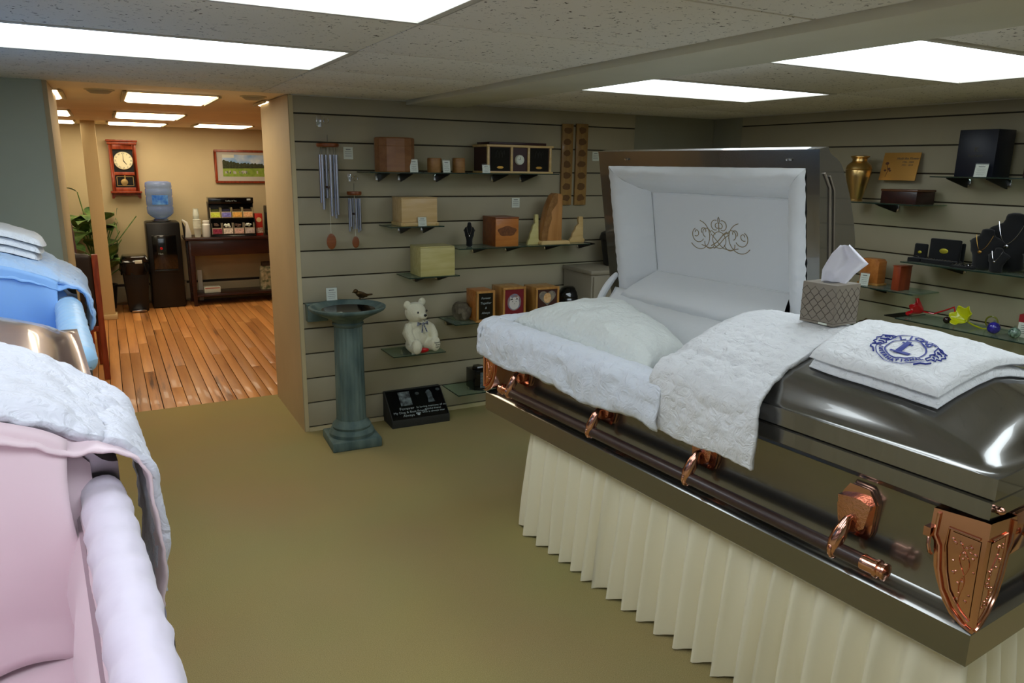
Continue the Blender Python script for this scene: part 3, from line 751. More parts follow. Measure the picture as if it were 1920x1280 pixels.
def make_casket(name, label, loc, phi, L, sp, met, lin_m, rim_m, full, hardware=True, rr0=.03, rc=.022, bedz=.80):
    z_off = loc[2]
    t = thing(name, label, 'casket', (loc[0], loc[1], HB+z_off), phi)
    # body shell
    bands = [(.004,.488),(0,.492),(0,.572),(.004,.577),(.018,.586),(.034,.594),(.044,.606),(.048,.622),(.048,.80),(.044,.822),(.030,.838),(.012,.845),(.006,.850),(.006,.890),(.010,.894),(.055,.894),(.06,.888),(.06,.64)]
    k = mb(); vs = []; fs = []
    for d, z in bands: vs += [(d,d,z),(CW-d,d,z),(CW-d,L-d,z),(d,L-d,z)]
    for i in range(len(bands)-1):
        for j in range(4): a, b = i*4+j, i*4+(j+1) % 4; fs.append((a, b, b+4, a+4))
    fs.append((3,2,1,0)); n_ = (len(bands)-1)*4; fs.append((n_,n_+1,n_+2,n_+3))
    k.add(vs, fs); k.build('body', met, t, smooth=25)
    g = mb()
    g.box(.012,.012,.8925,CW-.012,.03,.9015).box(.012,.03,.8925,.03,sp,.9015).box(CW-.03,.03,.8925,CW-.012,sp,.9015)
    g.build('gasket', M['rubber'], t)
    # foot lid
    cols = lid_cols(); rows = [sp*x for x in spaced(34)]
    def foot_surface(k, off=0):
        n0 = len(k.v)
        vs = []; fs = []
        for r_ in rows:
            for c in cols: vs.append((c, r_, .90+dome(c, r_)+off))
        nc = len(cols)
        for i in range(len(rows)-1):
            for j in range(nc-1): fs.append((i*nc+j, i*nc+j+1, (i+1)*nc+j+1, (i+1)*nc+j))
        per = [j for j in range(nc)]+[i*nc+nc-1 for i in range(1, len(rows))]+[(len(rows)-1)*nc+j for j in range(nc-2, -1, -1)]+[i*nc for i in range(len(rows)-2, 0, -1)]
        b0 = len(vs)
        for p in per: vs.append((vs[p][0], vs[p][1], .9015 if off == 0 else .9))
        for i in range(len(per)):
            j = (i+1) % len(per); fs.append((per[i], b0+i, b0+j, per[j]))
        fs.append(tuple(range(b0, b0+len(per))))
        k.add(vs, fs)
    k = mb(); foot_surface(k); k.build('foot_lid', met, t, smooth=32)
    # lining over the open end of the foot lid
    def fpan(u, v):
        b = .035+(CW-.07)*u; top = .90+dome(b, .5)-.02; z = bedz-.02+(top-bedz+.02)*v
        return (b, sp+.006+.05*math.sin(math.pi*v)*(.6+.4*math.sin(math.pi*u))+.01*math.sin(u*16), z)
    mb().grid(fpan, 26, 14).build('foot_panel', lin_m, t, smooth=180)
    # mattress and side linings in the open half
    def bed(u, v):
        b = .055+(CW-.11)*u; a = sp-.02+(L-.06-sp+.02)*v
        e = min(u, 1-u)*2
        return (b, a, bedz+.03*math.exp(-e*9)+.012*math.sin(a*19+b*4)*(1-e*.5)+nz((b,a,1), 9, .012))
    mb().grid(bed, 30, 50).build('mattress', lin_m, t, smooth=180)
    def liner(u, v):
        # runs down the inside: near side, head end, far side
        per = [(.052, sp), (.052, L-.075), (.075, L-.052), (CW-.075, L-.052), (CW-.052, L-.075), (CW-.052, sp)]
        ds = [math.dist(per[i], per[i+1]) for i in range(5)]; T = sum(ds)*u; i = 0
        while i < 4 and T > ds[i]: T -= ds[i]; i += 1
        f = min(1, T/ds[i]); p = (per[i][0]+(per[i+1][0]-per[i][0])*f, per[i][1]+(per[i+1][1]-per[i][1])*f)
        c = (CW/2, (L+sp)/2); inw = .03*math.sin(math.pi*v)+.008*math.sin(u*90)*v
        dx, dy = c[0]-p[0], (c[1]-p[1])
        if i in (0, 1): nx, ny = 1, (-.7 if i == 1 else 0)
        elif i == 2: nx, ny = 0, -1
        else: nx, ny = -1, (-.7 if i == 3 else 0)
        q_ = .014 if full else -.004
        return (p[0]+nx*(inw+q_*(1-v)), p[1]+ny*(inw+q_*(1-v)), .912-(.912-bedz)*v)
    mb().grid(liner, 160, 7).build('side_lining', lin_m, t, smooth=180)
    if full:
        # cloth overlay turned out over the near rim and the head end
        def over(u, v):
            A0 = sp+.02; s1 = L-.01-A0; s2 = .10; s3 = CW-.06
            T = u*(s1+s2+s3)
            q = v
            # section: outside hem -> over the rim -> down inside
            sec = [(-.052,.772),(-.056,.80),(-.055,.84),(-.052,.872),(-.046,.893),(-.030,.910),(-.005,.920),(.03,.922),(.058,.916),(.075,.90),(.082,.87),(.085,.83)]
            f = q*(len(sec)-1); i = min(int(f), len(sec)-2); f -= i
            o = sec[i][0]+(sec[i+1][0]-sec[i][0])*f; z = sec[i][1]+(sec[i+1][1]-sec[i][1])*f
            hem = max(0, 1-q*3)
            z += hem*(.012*math.sin(u*23)+.012*noise.noise(Vector((u*14,0,3)))-.010)
            if T < s1: x, y, nx, ny = 0, A0+T, 1, 0
            elif T < s1+s2:
                a = (T-s1)/s2*math.pi/2; nx, ny = math.cos(a), -math.sin(a); x, y = .05-.05*nx, L-.055-.05*ny
            else: x, y, nx, ny = .05+(T-s1-s2), L-.005, 0, -1
            o += nz((T*1.0, q*.5, 4), 13, .012)+nz((T, q*.4, 8), 34, .006)
            z += nz((T, q*.5, 2), 20, .006)
            return (x+nx*o, y+ny*o, z)
        mb().grid(over, 260, 30).build('rim_overlay', rim_m, t, smooth=180, solid=.006, label='white crinkled cloth overlay folded out over the rim')
    else:
        # plump roll along the near rim and round the head end
        def roll(u, v):
            A0 = sp+.01; s1 = L-.04-A0; s3 = CW-.08
            T = u*(s1+s3); a = v*2*math.pi
            if T < s1: c = Vector((rc, A0+T, 0)); nx, ny = -1, 0
            else: c = Vector((rc+(T-s1), L-rc, 0)); nx, ny = 0, 1
            rr_ = (rr0+.0012*math.sin(T*95)+nz((T, v, 1), 34, .003))*(.8+.2*min(1, (T+.03)/.10))
            o = math.cos(a)*rr_*.98; z = math.sin(a)*rr_*.9
            return (c.x+nx*o, c.y+ny*o, .912+z)
        mb().grid(roll, 220, 22).build('rim_roll', rim_m, t, smooth=180)
    # ---------------- open head lid
    ca, sa = math.cos(R(80)), math.sin(R(80))
    a0, a1 = sp+.006, L+.004
    def LP(a, u, h): return (CW-ca*u+sa*h, a, .93+sa*u+ca*h)
    k = mb(); us = cols; As = [a1-x*(a1-a0) for x in spaced(34)]
    vs = []; fs = []; nc = len(us)
    for A in As:
        for u in us: vs.append(LP(A, u, dome(u, a1-A)))
    for i in range(len(As)-1):
        for j in range(nc-1): fs.append((i*nc+j, i*nc+j+1, (i+1)*nc+j+1, (i+1)*nc+j))
    k.add(vs, fs)
    def quad(k, pts): k.add(pts, [tuple(range(len(pts)))])
    for (A, B) in (((a1,0),(a1,CW)), ((a1,CW),(a0,CW)), ((a0,0),(a1,0))):
        quad(k, [LP(A[0],A[1],0), LP(B[0],B[1],0), LP(B[0],B[1],.05), LP(A[0],A[1],.05)])
    quad(k, [LP(a0, u, dome(u, .6)) for u in us]+[LP(a0, CW, 0), LP(a0, 0, 0)])
    iu0, iu1, ia0, ia1 = .02, .675, a0+.055, a1-.068
    O = [(a0,0),(a1,0),(a1,CW),(a0,CW)]; I = [(ia0,iu0),(ia1,iu0),(ia1,iu1),(ia0,iu1)]
    for i in range(4):
        j = (i+1) % 4
        quad(k, [LP(*O[i],0), LP(*O[j],0), LP(*I[j],0), LP(*I[i],0)])
        quad(k, [LP(*I[i],0), LP(*I[j],0), LP(*I[j],.05), LP(*I[i],.05)])
    k.build('head_lid', met, t, smooth=32)
    k = mb()
    k.tube([LP(a0-.003,.655,.022), LP(a0-.003,.60,.052), LP(a0-.003,.05,.052)], .004, 6)
    k.tube([LP(a0-.003,.64,.052), LP(a0-.003,.585,.078), LP(a0-.003,.05,.078)], .003, 6)
    k.build('end_gasket', mat('lid_seal_grey', (120,110,96), .5), t)
    # padded border
    jn = [(a0+.185,.178),(a1-.258,.178),(a1-.258,.545),(a0+.185,.545)]
    k = mb()
    for i in range(4):
        j = (i+1) % 4
        def puff(u, v, i=i, j=j):
            Oa = I[i][0]+(I[j][0]-I[i][0])*u, I[i][1]+(I[j][1]-I[i][1])*u
            Ia = jn[i][0]+(jn[j][0]-jn[i][0])*u, jn[i][1]+(jn[j][1]-jn[i][1])*u
            A = Oa[0]+(Ia[0]-Oa[0])*v; U = Oa[1]+(Ia[1]-Oa[1])*v
            low = 1 if i == 0 else 0
            h = .085*v**2.0-(.030+.055*low)*math.sin(math.pi*v**.9)*(.75+.25*math.sin(math.pi*u))-.004*abs(math.sin(u*46+3*i))*math.exp(-v*5)
            h += nz((A*1.5,U*4,i), 9, .006)
            h -= 0
            return LP(A, U, h)
        k.grid(puff, 60, 16)
    k.build('lid_padding', lin_m, t, smooth=40)
    def panel(u, v): 
        A = jn[0][0]-.004+(jn[1][0]-jn[0][0]+.008)*u; U = jn[0][1]-.004+(jn[3][1]-jn[0][1]+.008)*v
        return LP(A, U, .083-.004*math.sin(math.pi*u)*math.sin(math.pi*v))
    mb().grid(panel, 16, 12).build('lid_panel', lin_m, t, smooth=180)
    k = mb(); k.tube([LP(*jn[i],.080) for i in range(4)], .0035, 6, close=True); k.build('piping', lin_m, t)
    # fasteners on the lid rim
    for A in (a1-.20, a0+.12):
        k = mb(); k.tube([LP(A-.012,.705,-.004), LP(A+.012,.705,-.004)], .004, 6); k.tube([LP(A,.705,0), LP(A,.705,-.012)], .004, 6)
        k.build('lid_pin', M['chrome'], t)
    # soft apron from the lid down to the bed
    def apron(u, v):
        A = a0+.03+(L-.06-a0-.03)*u
        P_ = [(.700,1.02),(.672,.985),(.645,.945),(.61,.905),(.575,.87),(.55,.84),(.535,.81)]
        f = v*(len(P_)-1); i = min(int(f), len(P_)-2); f -= i
        b = P_[i][0]+(P_[i+1][0]-P_[i][0])*f; z = P_[i][1]+(P_[i+1][1]-P_[i][1])*f
        return (b+nz((A,v*.3,1), 6, .02)*v, A, z-.02*math.sin(math.pi*v)*.5+nz((A,v,5), 5, .008))
    mb().grid(apron, 60, 16).build('apron', lin_m, t, smooth=180, solid=.006)
    # padded lid arm
    k = mb(); pts = []
    for i in range(12):
        s = i/11; pts.append((CW-.02-.06*math.sin(s*1.6)-.03*s, L-.05+.045*s, 1.08-.19*s**1.25))
    k.tube(pts, [.012+.006*math.sin(math.pi*i/11) for i in range(12)], 10); k.build('lid_arm', lin_m, t)
    if hardware: add_hardware(t, L)
    def to_world(b, a, z): return t.matrix_basis @ Vector((b, a, z-HB))
    return t, (lambda b, a, z: Matrix.Translation(t.location) @ Matrix.Rotation(phi, 4, 'Z') @ Vector((b, a, z-HB))), LP, jn

def add_hardware(t, L):
    # bar with its lugs
    zb, xb = .640, -.024
    r = mb(); r.tube([(xb, .235, zb), (xb, L-.215, zb)], .0190, 18); r.build('carrying_bar', M['rod'], t, label='dark grained carrying bar')
    for y0, s in ((.235, -1), (L-.215, 1)):
        k = mb(); pr = [(.0200,0),(.0212,.004),(.0202,.010),(.0202,.035),(.024,.037),(.024,.043),(.019,.046),(.017,.052),(.022,.056),(.022,.062),(.009,.068),(.001,.069)]
        k.lathe([(r_, y0+s*(h_-.02)) for r_, h_ in pr], (xb, 0, zb), 20, 'y'); k.build('bar_cap', M['copper'], t)
    for y in (.315, .83, 1.315, 1.865):
        k = mb()
        # backplate against the side
        pol = [(y+.050,.690),(y+.058,.735),(y+.045,.775),(y+.030,.800),(y-.020,.800),(y-.040,.765),(y-.036,.690),(y-.030,.672),(y+.045,.672)]
        k.add([(.049,a,z) for a, z in pol]+[(.032,a,z) for a, z in pol], [tuple(range(9)), tuple(range(17,8,-1))]+[(i,(i+1)%9,9+(i+1)%9,9+i) for i in range(9)])
        p = k.build('lug_plate', M['copper'], t, bevel=.003)
        k = mb()
        sh = [(y+.052,.768),(y+.02,.776),(y-.012,.778),(y-.040,.768),(y-.030,.705),(y-.006,.686),(y+.012,.683),(y+.040,.700)]
        c = [(.020-.010*math.cos((a-y)*22), a, z) for a, z in sh]; bk = [(.034,a,z) for a, z in sh]
        k.add(c+bk+[(.006,y+.004,.735)], [(i,(i+1)%8,16) for i in range(8)]+[(i,8+i,8+(i+1)%8,(i+1)%8) for i in range(8)])
        s_ = k.build('lug_shield', M['copperrel'], p, label='embossed copper shield', smooth=50)
        s_.location = (0,0,0)
        k = mb()
        k.tube([(.012,y+.004,.725),(-.002,y+.006,.722),(-.012,y+.008,.705),(-.018,y+.012,.684),(-.027,y+.016,.662),(-.032,y+.018,.640),(-.028,y+.020,.624),(-.018,y+.020,.617)],
               [.007,.010,.015,.019,.019,.016,.011,.005], 14)
        k.tube([(xb+.022*math.cos(2*math.pi*i/16), y+.018, zb+.022*math.sin(2*math.pi*i/16)) for i in range(16)], .006, 8, close=True)
        k.build('lug_arm', M['copper'], t)
    # corner ornaments
    for end in (0, 1):
        Y = (lambda a: a) if end == 0 else (lambda a: L-a)
        out = [(.010,.848),(.118,.838),(.120,.775),(.108,.760),(.100,.70),(.090,.672),(.070,.628),(.050,.602),(.022,.586),(.000,.580)]
        k = mb()
        n = len(out)
        # side leaf
        d = .003
        k.add([(-d, Y(a), z) for a, z in out]+[(-d,Y(-d),.580),(-d,Y(-d),.848)], [tuple(range(n+2))])
        k.add([(.05, Y(max(a,.05)), z) for a, z in out[1:8]]+[(-d, Y(a), z) for a, z in out[1:8]], [(i,i+1,8+i,7+i) for i in range(6)])
        # end leaf
        oe = out
        k.add([(a, Y(-d), z) for a, z in oe]+[(-d,Y(-d),.580),(-d,Y(-d),.848)], [tuple(range(n+2))[::-1]])
        k.add([(max(a,.05), Y(.05), z) for a, z in oe[1:8]]+[(a, Y(-d), z) for a, z in oe[1:8]], [(i,7+i,8+i,i+1) for i in range(6)])
        c = k.build('corner_ornament', M['copper'], t, smooth=30, label='polished copper corner ornament on the %s end' % ('foot' if end == 0 else 'head'))
        # raised frame and embossed inner panel
        k = mb()
        fr = [(.104,.832),(.106,.778),(.094,.756),(.087,.70),(.074,.655),(.050,.618),(.020,.594),(.002,.588)]
        k.tube([(-.006, Y(a), z) for a, z in fr], .0045, 8); k.tube([(a, Y(-.006), z) for a, z in fr], .0045, 8)
        fr = [(.012,.806),(.078,.806),(.080,.760),(.070,.70),(.058,.66),(.03,.622),(.008,.606)]
        k.tube([(-.005, Y(a), z) for a, z in fr], .003, 8); k.tube([(a, Y(-.005), z) for a, z in fr], .003, 8)
        k.tube([(-.006, Y(-.006), .60), (-.006, Y(-.006), .81)], .004, 8)
        k.build('raised_frame', M['copper'], c)
        k = mb()
        for (sgn) in (0, 1):
            pn = [(.010,.800),(.072,.800),(.074,.755),(.064,.70),(.050,.662),(.028,.63),(.008,.612)]
            if sgn == 0: k.add([(-.0052,Y(a),z) for a, z in pn], [tuple(range(7))])
            else: k.add([(a,Y(-.0052),z) for a, z in pn], [tuple(range(7))])
        rr = random.Random(5)
        for i in range(46):
            z = rr.uniform(.64,.785); a = rr.uniform(.014, .03+.3*(z-.62)); a = min(a, .066)
            s = rr.uniform(.0025,.005)
            if i % 2: k.ell((-.0055,Y(a),z), (.003,s,s), 8, 5)
            else: k.ell((a,Y(-.0055),z), (s,.003,s), 8, 5)
        def vine(ph): return [(-.006, Y(.036+.016*math.sin((z_*52)+ph)*(z_/.14)), .64+z_) for z_ in [i*.145/24 for i in range(25)]]
        k.tube(vine(0), .0016, 6); k.tube(vine(2.4), .0016, 6)
        k.tube([(p[1] if end == 0 else L-p[1], Y(-.006), p[2]) for p in vine(1)], .0016, 6)
        k.build('embossed_leaves', M['copper'], c)
        k = mb(); k.box(-.016, min(Y(.112),Y(.128)), .770, .03, max(Y(.112),Y(.128)), .792); k.tube([(-.010,Y(.116),.77),(-.018,Y(.112),.752),(-.016,Y(.108),.735),(-.006,Y(.108),.728)], .004, 8)
        k.build('hinge_clip', M['copper'], c)
    # short bar and lugs on the foot end
    k = mb(); k.tube([(.20,-.022,.66),(CW-.20,-.022,.66)], .0165, 16); k.build('end_bar', M['rod'], t)
    for x in (.26, CW-.26):
        k = mb(); k.box(x-.04,.035,.69,x+.04,.049,.80); k.build('lug_plate', M['copper'], t, bevel=.006)
        k = mb(); k.tube([(x,.03,.745),(x,-.006,.73),(x,-.024,.69),(x,-.030,.65),(x,-.018,.637)], [.008,.011,.0135,.011,.004], 12); k.build('lug_arm', M['copper'], t)
    # latch knob under the lid corner
    k = mb(); k.ell((.03,-.001,.872), (.012,.012,.009), 12, 8); k.build('latch_knob', M['copper'], t)

def make_bier(label, loc, phi, L, z1, lab_mat, W=CW):
    t = thing('bier', label, 'bier', (loc[0], loc[1], 0), phi)
    MB().box(.10, .09, z1-.06, W-.10, L-.06, z1).build('frame', M['black'], t, bevel=.004)
    for x in (.12, W-.12):
        for y in (.14, L-.14): MB().lathe([(.03,.0),(.03,.03),(.016,.04),(.016,z1-.06)], (x,y,0), 14).build('leg', M['black'], t)
    x0, x1, y0, y1 = .060, W-.060, .04, L-.0
    per = [(x1,y1),(x1,y0),(x0,y0),(x0,y1),(x1,y1)]
    ds = [math.dist(per[i], per[i+1]) for i in range(4)]; T_ = sum(ds)
    N = int(T_/.007)
    # pleat phases walk along the cloth so that folds differ in width
    ph = [0]
    for i in range(N): ph.append(ph[-1]+math.pi*(T_/N)/(.084+.034*noise.noise(Vector((i*.035,1,2)))))
    sc_ = round(ph[-1]/math.pi)*math.pi/ph[-1]; ph = [p*sc_ for p in ph]
    def f(u, v):
        i = round(u*N); s = u*T_; e = 0; q = s
        while e < 3 and q > ds[e]: q -= ds[e]; e += 1
        fr_ = q/ds[e]; x = per[e][0]+(per[e+1][0]-per[e][0])*fr_; y = per[e][1]+(per[e+1][1]-per[e][1])*fr_
        nx, ny = [(1,0),(0,-1),(-1,0),(0,1)][e]
        cr = min(1, min(q, ds[e]-q)/.03)
        w_ = (.5-.5*math.cos(2*ph[i]+.5*math.sin(v*2+i*.01)))**.85
        w2 = math.sin(ph[i]*2.6+1)*.5+.5
        tx, ty = (per[e+1][0]-per[e][0])/ds[e], (per[e+1][1]-per[e][1])/ds[e]
        w3 = abs(math.sin(ph[i]*2.0+.9+v*.5))
        o = ((.022+.066*v**.6)*w_*(.8+.3*noise.noise(Vector((round(ph[i]/math.pi)*.9,5,5))))+.006*w2*(1-v)+.010*w3*v)-.010
        sl = (.004+.016*v)*(w_-.4)*cr*(1 if e == 2 else 1)
        px_, py_ = (0, 0)
        if cr < 1:
            other = [(0,-1),(-1,0),(0,1),(1,0)][e] if q > ds[e]/2 else [(0,1),(1,0),(0,-1),(-1,0)][e]
            px_, py_ = other[0]*o*(1-cr), other[1]*o*(1-cr)
        return (x+nx*o+tx*sl+px_, y+ny*o+ty*sl+py_, (z1-.004)*(1-v)+.006+.010*v*(1-w_))
    MB().grid(f, N+1, 18).build('drape', lab_mat, t, smooth=180)
    return t

PHM = R(4.4)
PX0, PY0 = 1.617, .787
cask, W3, LPm, JN = make_casket('bronze_casket', 'brushed bronze casket with open white-lined lid and copper hardware', (PX0, PY0, 0), PHM, 2.13, .945, M['bronze'], M['satin'], M['crepe'], True)
make_bier('ivory pleated skirted stand carrying the bronze casket', (PX0, PY0), PHM, 1.84, .488, M['skirt'])

# embroidery on the lid panel
ac = (JN[0][0]+JN[1][0])/2-.02; uc = .37
em = mb()
def sp_(cx, cy, r0, r1, t0, t1, sx=1, sy=1, n=18):
    pts = []
    for i in range(n):
        s = i/(n-1); a = R(t0+(t1-t0)*s); r_ = r0+(r1-r0)*s
        pts.append((cx+sx*r_*math.cos(a), cy+sy*r_*math.sin(a)))
    return pts
def stitch(pts, r=.0016): em.tube([LPm(ac-x, uc+y, .0785) for x, y in pts], r, 5)
for s in (-1, 1):
    stitch(sp_(s*.115, 0, .066, .058, 100, 320, s)); stitch(sp_(s*.120, .004, .028, .036, 60, -150, s)); stitch(sp_(s*.128, .012, .006, .018, 0, 300, s))
    stitch(sp_(s*.070, .012, .024, .018, 170, -70, s)); stitch(sp_(s*.060, -.024, .034, .022, 190, 360, s)); stitch(sp_(s*.085, .022, .012, .014, 200, -40, s))
    stitch([(s*.02,.012),(s*.04,.026),(s*.055,.018),(s*.05,0)]); stitch([(s*.02,-.046),(s*.06,-.05),(s*.10,-.04)])
    stitch(sp_(s*.020, .050, .022, .020, 110, -110, s)); stitch(sp_(s*.008, .048, .012, .010, 90, -120, s))
stitch([(0,.026),(0,.055),(-.004,.066),(-.004,.078),(0,.086),(.004,.078),(.004,.066),(0,.055)])
stitch(sp_(0, -.012, .036, .036, 0, 360)); stitch([(-.045,-.040),(-.01,-.02),(.02,.01),(.045,.022)], .0022); stitch([(-.03,-.05),(0,-.03),(.03,0),(.05,.012)], .002)
stitch([(-.045,.012),(-.02,-.01),(.0,-.03),(.02,-.045)])
em.build('embroidery', M['embroider'], cask, label='gold thread scroll embroidery')

# ---------------- throw across the casket
def throw_surface(a_lo, a_hi, b_end, hang, sp, seedz, up=.016, edge=0):
    path = []
    for i in range(14): s = i/13; path.append((-.034-.006*math.sin(s*3), hang+(.905-hang)*s))
    path += [(-.035,.925),(-.031,.944),(-.021,.962),(-.003,.978),(.018,.991),(.036,1.003)]
    for i in range(40):
        b = .055+(b_end-.055)*i/39; path.append((b, .90+_prof(min(b, CW-b))+up))
    cum = [0]
    for p, q in zip(path, path[1:]): cum.append(cum[-1]+math.dist(p, q))
    def at(s):
        s = s*cum[-1]
        for i in range(len(path)-1):
            if s <= cum[i+1] or i == len(path)-2:
                f = min(1, (s-cum[i])/(cum[i+1]-cum[i])); return path[i][0]+(path[i+1][0]-path[i][0])*f, path[i][1]+(path[i+1][1]-path[i][1])*f
    def f(u, v):
        b, z = at(u); S = u*cum[-1]
        over = a_lo+(a_hi-a_lo)*v
        a = over+.006*math.sin(S*17)*(2*v-1)+nz((S,v,seedz), 5, .006)
        hangw = max(0, 1-u*4)
        a += hangw*.02*(v-.5)
        dz = 0
        drop = max(0, a-sp)
        dz -= 1.3*drop**1.35*max(0, min(1, b/.08))
        e = nz((b*1.0+z, a, seedz), 24, .005)+nz((b+z, a, seedz+5), 55, .0028)+.003*math.sin((a*.8+S*.6)*70)*.5
        z2 = z+dz+(e if b > 0 else e*.3); b2 = b-(e if b <= 0.02 else e*.3)
        if b < 0: b2 -= .010*math.sin(v*5+1)*hangw
        return (b2, a, z2+hangw*.008*math.sin(v*7))
    return f
t = thing('crepe_throw', 'white quilted throw draped across the bronze casket beneath the tissue box', 'throw', cask.location, PHM)
mb().grid(throw_surface(.600, 1.015, .62, .765, .945, 3, up=.004), 170, 80).build('cloth', M['quilt'], t, smooth=180, solid=.013)

# ---------------- pillow
t = thing('casket_pillow', 'plump white pillow lying in the head end of the bronze casket', 'pillow', cask.location, PHM)
Q = [(.085,1.17),(.36,1.22),(.64,1.98),(.085,2.05)]
def pil(sg):
    def f(u, v):
        U, V = 2*u-1, 2*v-1
        k_ = .22
        x_ = .5+.5*U*(1-k_*(1-abs(V)**2)*.35*0-.0); y_ = .5+.5*V
        pin = .06
        x_ = .5+.5*U*(1-pin*(1-V*V)); y_ = .5+.5*V*(1-pin*(1-U*U))
        b = (Q[0][0]*(1-x_)+Q[1][0]*x_)*(1-y_)+(Q[3][0]*(1-x_)+Q[2][0]*x_)*y_
        a = (Q[0][1]*(1-x_)+Q[1][1]*x_)*(1-y_)+(Q[3][1]*(1-x_)+Q[2][1]*x_)*y_
        prf = ((1-U**4)*(1-V**4))**.55
        th = (.115 if sg > 0 else -.05)*prf
        base = .868+.045*y_+.02*x_
        return (b, a, base+th+(nz((b,a,sg), 10, .018)+nz((b,a,sg+4), 24, .008))*prf)
    return f
k = mb(); k.grid(pil(1), 40, 46); k.grid(pil(-1), 40, 46); k.build('cushion', M['pillow'], t, smooth=180)

# ---------------- folded quilt with emblem
t = thing('emblem_quilt', 'folded white quilt with blue round emblem on the casket foot lid', 'quilt', cask.location, PHM)
qa0, qa1, qb0, qb1 = .200, .572, .108, .68
def lay(z_lo, ins, sd, wav):
    def f(u, v):
        U, V = 2*u-1, 2*v-1
        x_ = U*math.sqrt(1-.10*V*V); y_ = V*math.sqrt(1-.10*U*U)
        b = (qb0+qb1)/2+(qb1-qb0)/2*x_+ins*(1-U)*0; a = (qa0+qa1)/2+(qa1-qa0)/2*y_*1.02
        d = min(1, min(1-abs(U), 1-abs(V))*9)
        base = .90+dome(max(.04,b), max(.05,a))
        e = nz((b,a,sd), 20, .006)+nz((b,a,sd+3), 46, .003)
        lift = wav*max(0, -V-.2)*max(0, U+.2)
        return (b-ins, a, base+z_lo+.018*math.sqrt(max(0, d*(2-d)))*1.0+e*d+lift)
    return f
def slab(z_lo, sd, ins, wav, name):
    up = lay(z_lo+.004, ins, sd, wav)
    def lowf(u, v):
        p = up(u, v); b, a = p[0]+ins, p[1]
        U, V = 2*u-1, 2*v-1
        return (p[0], p[1], .90+dome(max(.04,b), max(.05,a))+z_lo+.002+wav*max(0, -V-.2)*max(0, U+.2))
    k = mb(); k.grid(up, 84, 64); k.grid(lowf, 84, 64); k.build(name, M['quilt'], t, smooth=75)
slab(.002, 2, 0, .0, 'lower_fold'); slab(.030, 9, .004, .014, 'upper_fold')
k = mb(); eb = MB()
def disc_text(s, r_, a_mid, spread, size, flip=False):
    n = len(s)
    for i, ch in enumerate(s):
        a = a_mid-(spread*(i/(n-1)-.5)) if not flip else a_mid+(spread*(i/(n-1)-.5))
        rot = a-R(90) if not flip else a+R(90)
        add_text(eb, ch, size, Matrix.Translation((r_*math.cos(a), r_*math.sin(a), 0)) @ Matrix.Rotation(rot, 4, 'Z'), .0006, bold=.0006)
def ring2(r0, r1, t0=0, t1=360, n=60, sx=1.0):
    vs = []; fs = []
    for i in range(n+1):
        a = R(t0+(t1-t0)*i/n)
        vs += [(r0*math.cos(a)*sx, r0*math.sin(a), 0), (r1*math.cos(a)*sx, r1*math.sin(a), 0)]
    for i in range(n): fs.append((2*i, 2*i+1, 2*i+3, 2*i+2))
    eb.add(vs, fs)
ring2(.044,.048)
add_text(eb, 'L', .075, Matrix.Translation((0,0,0)), .0006, bold=.003)
eb.add([(-.022,.026,0),(.006,.026,0),(.006,.020,0),(-.022,.020,0)], [(0,1,2,3)]); eb.add([(-.026,-.026,0),(.022,-.026,0),(.024,-.010,0),(.016,-.020,0),(-.026,-.020,0)], [(0,1,2,3,4)])
disc_text('LIONS', .060, R(90), R(76), .030)
disc_text('INTERNATIONAL', .0555, R(270), R(138), .0125, flip=True)
ring2(.0735,.0765, 40, 140); ring2(.0655,.068, 200, 340)
for s in (-1, 1):   # facing-outward mane profiles either side
    hd = [(.054,.050),(.064,.050),(.074,.040),(.084,.036),(.082,.028),(.090,.020),(.084,.012),(.088,.004),(.078,.000),(.082,-.010),(.070,-.008),(.066,-.018),(.058,-.012),(.062,.002),(.056,.010),(.064,.020),(.056,.030)]
    eb.tube([(s*x, y, 0) for x, y in hd], .0016, 5, close=True)
    for (x, y, x2, y2) in ((.064,.040,.076,.034),(.062,.032,.072,.024),(.066,.026,.080,.020),(.064,.012,.078,.010),(.066,.004,.074,-.002),(.060,.044,.068,.046)):
        eb.tube([(s*x, y, 0), (s*(x+x2)/2, (y+y2)/2+.003, 0), (s*x2, y2, 0)], .0017, 5)
    eb.tube([(s*.052,-.052,0),(s*.062,-.040,0),(s*.072,-.034,0),(s*.078,-.022,0)], .002, 5)
zf = lay(.034, .004, 9, .014)
def quilt_z(b, a):
    U = (b+.004-(qb0+qb1)/2)/((qb1-qb0)/2); V = (a-(qa0+qa1)/2)/((qa1-qa0)/2)/1.02
    for _ in range(4):
        U = (b+.004-(qb0+qb1)/2)/((qb1-qb0)/2)/math.sqrt(max(.1,1-.10*V*V)); V = (a-(qa0+qa1)/2)/((qa1-qa0)/2)/1.02/math.sqrt(max(.1,1-.10*U*U))
    return zf((U+1)/2, (V+1)/2)[2]
vs = []
ES = 1.05
for v in eb.v:
    x, y = v.x*ES, v.y*ES
    a = .358-x; b = .225+y
    vs.append((b, a, quilt_z(b, a)+.0022+v.z))
k.add(vs, eb.f); k.build('emblem', M['bluethread'], t, smooth=None, label='blue embroidered club emblem with lion heads')

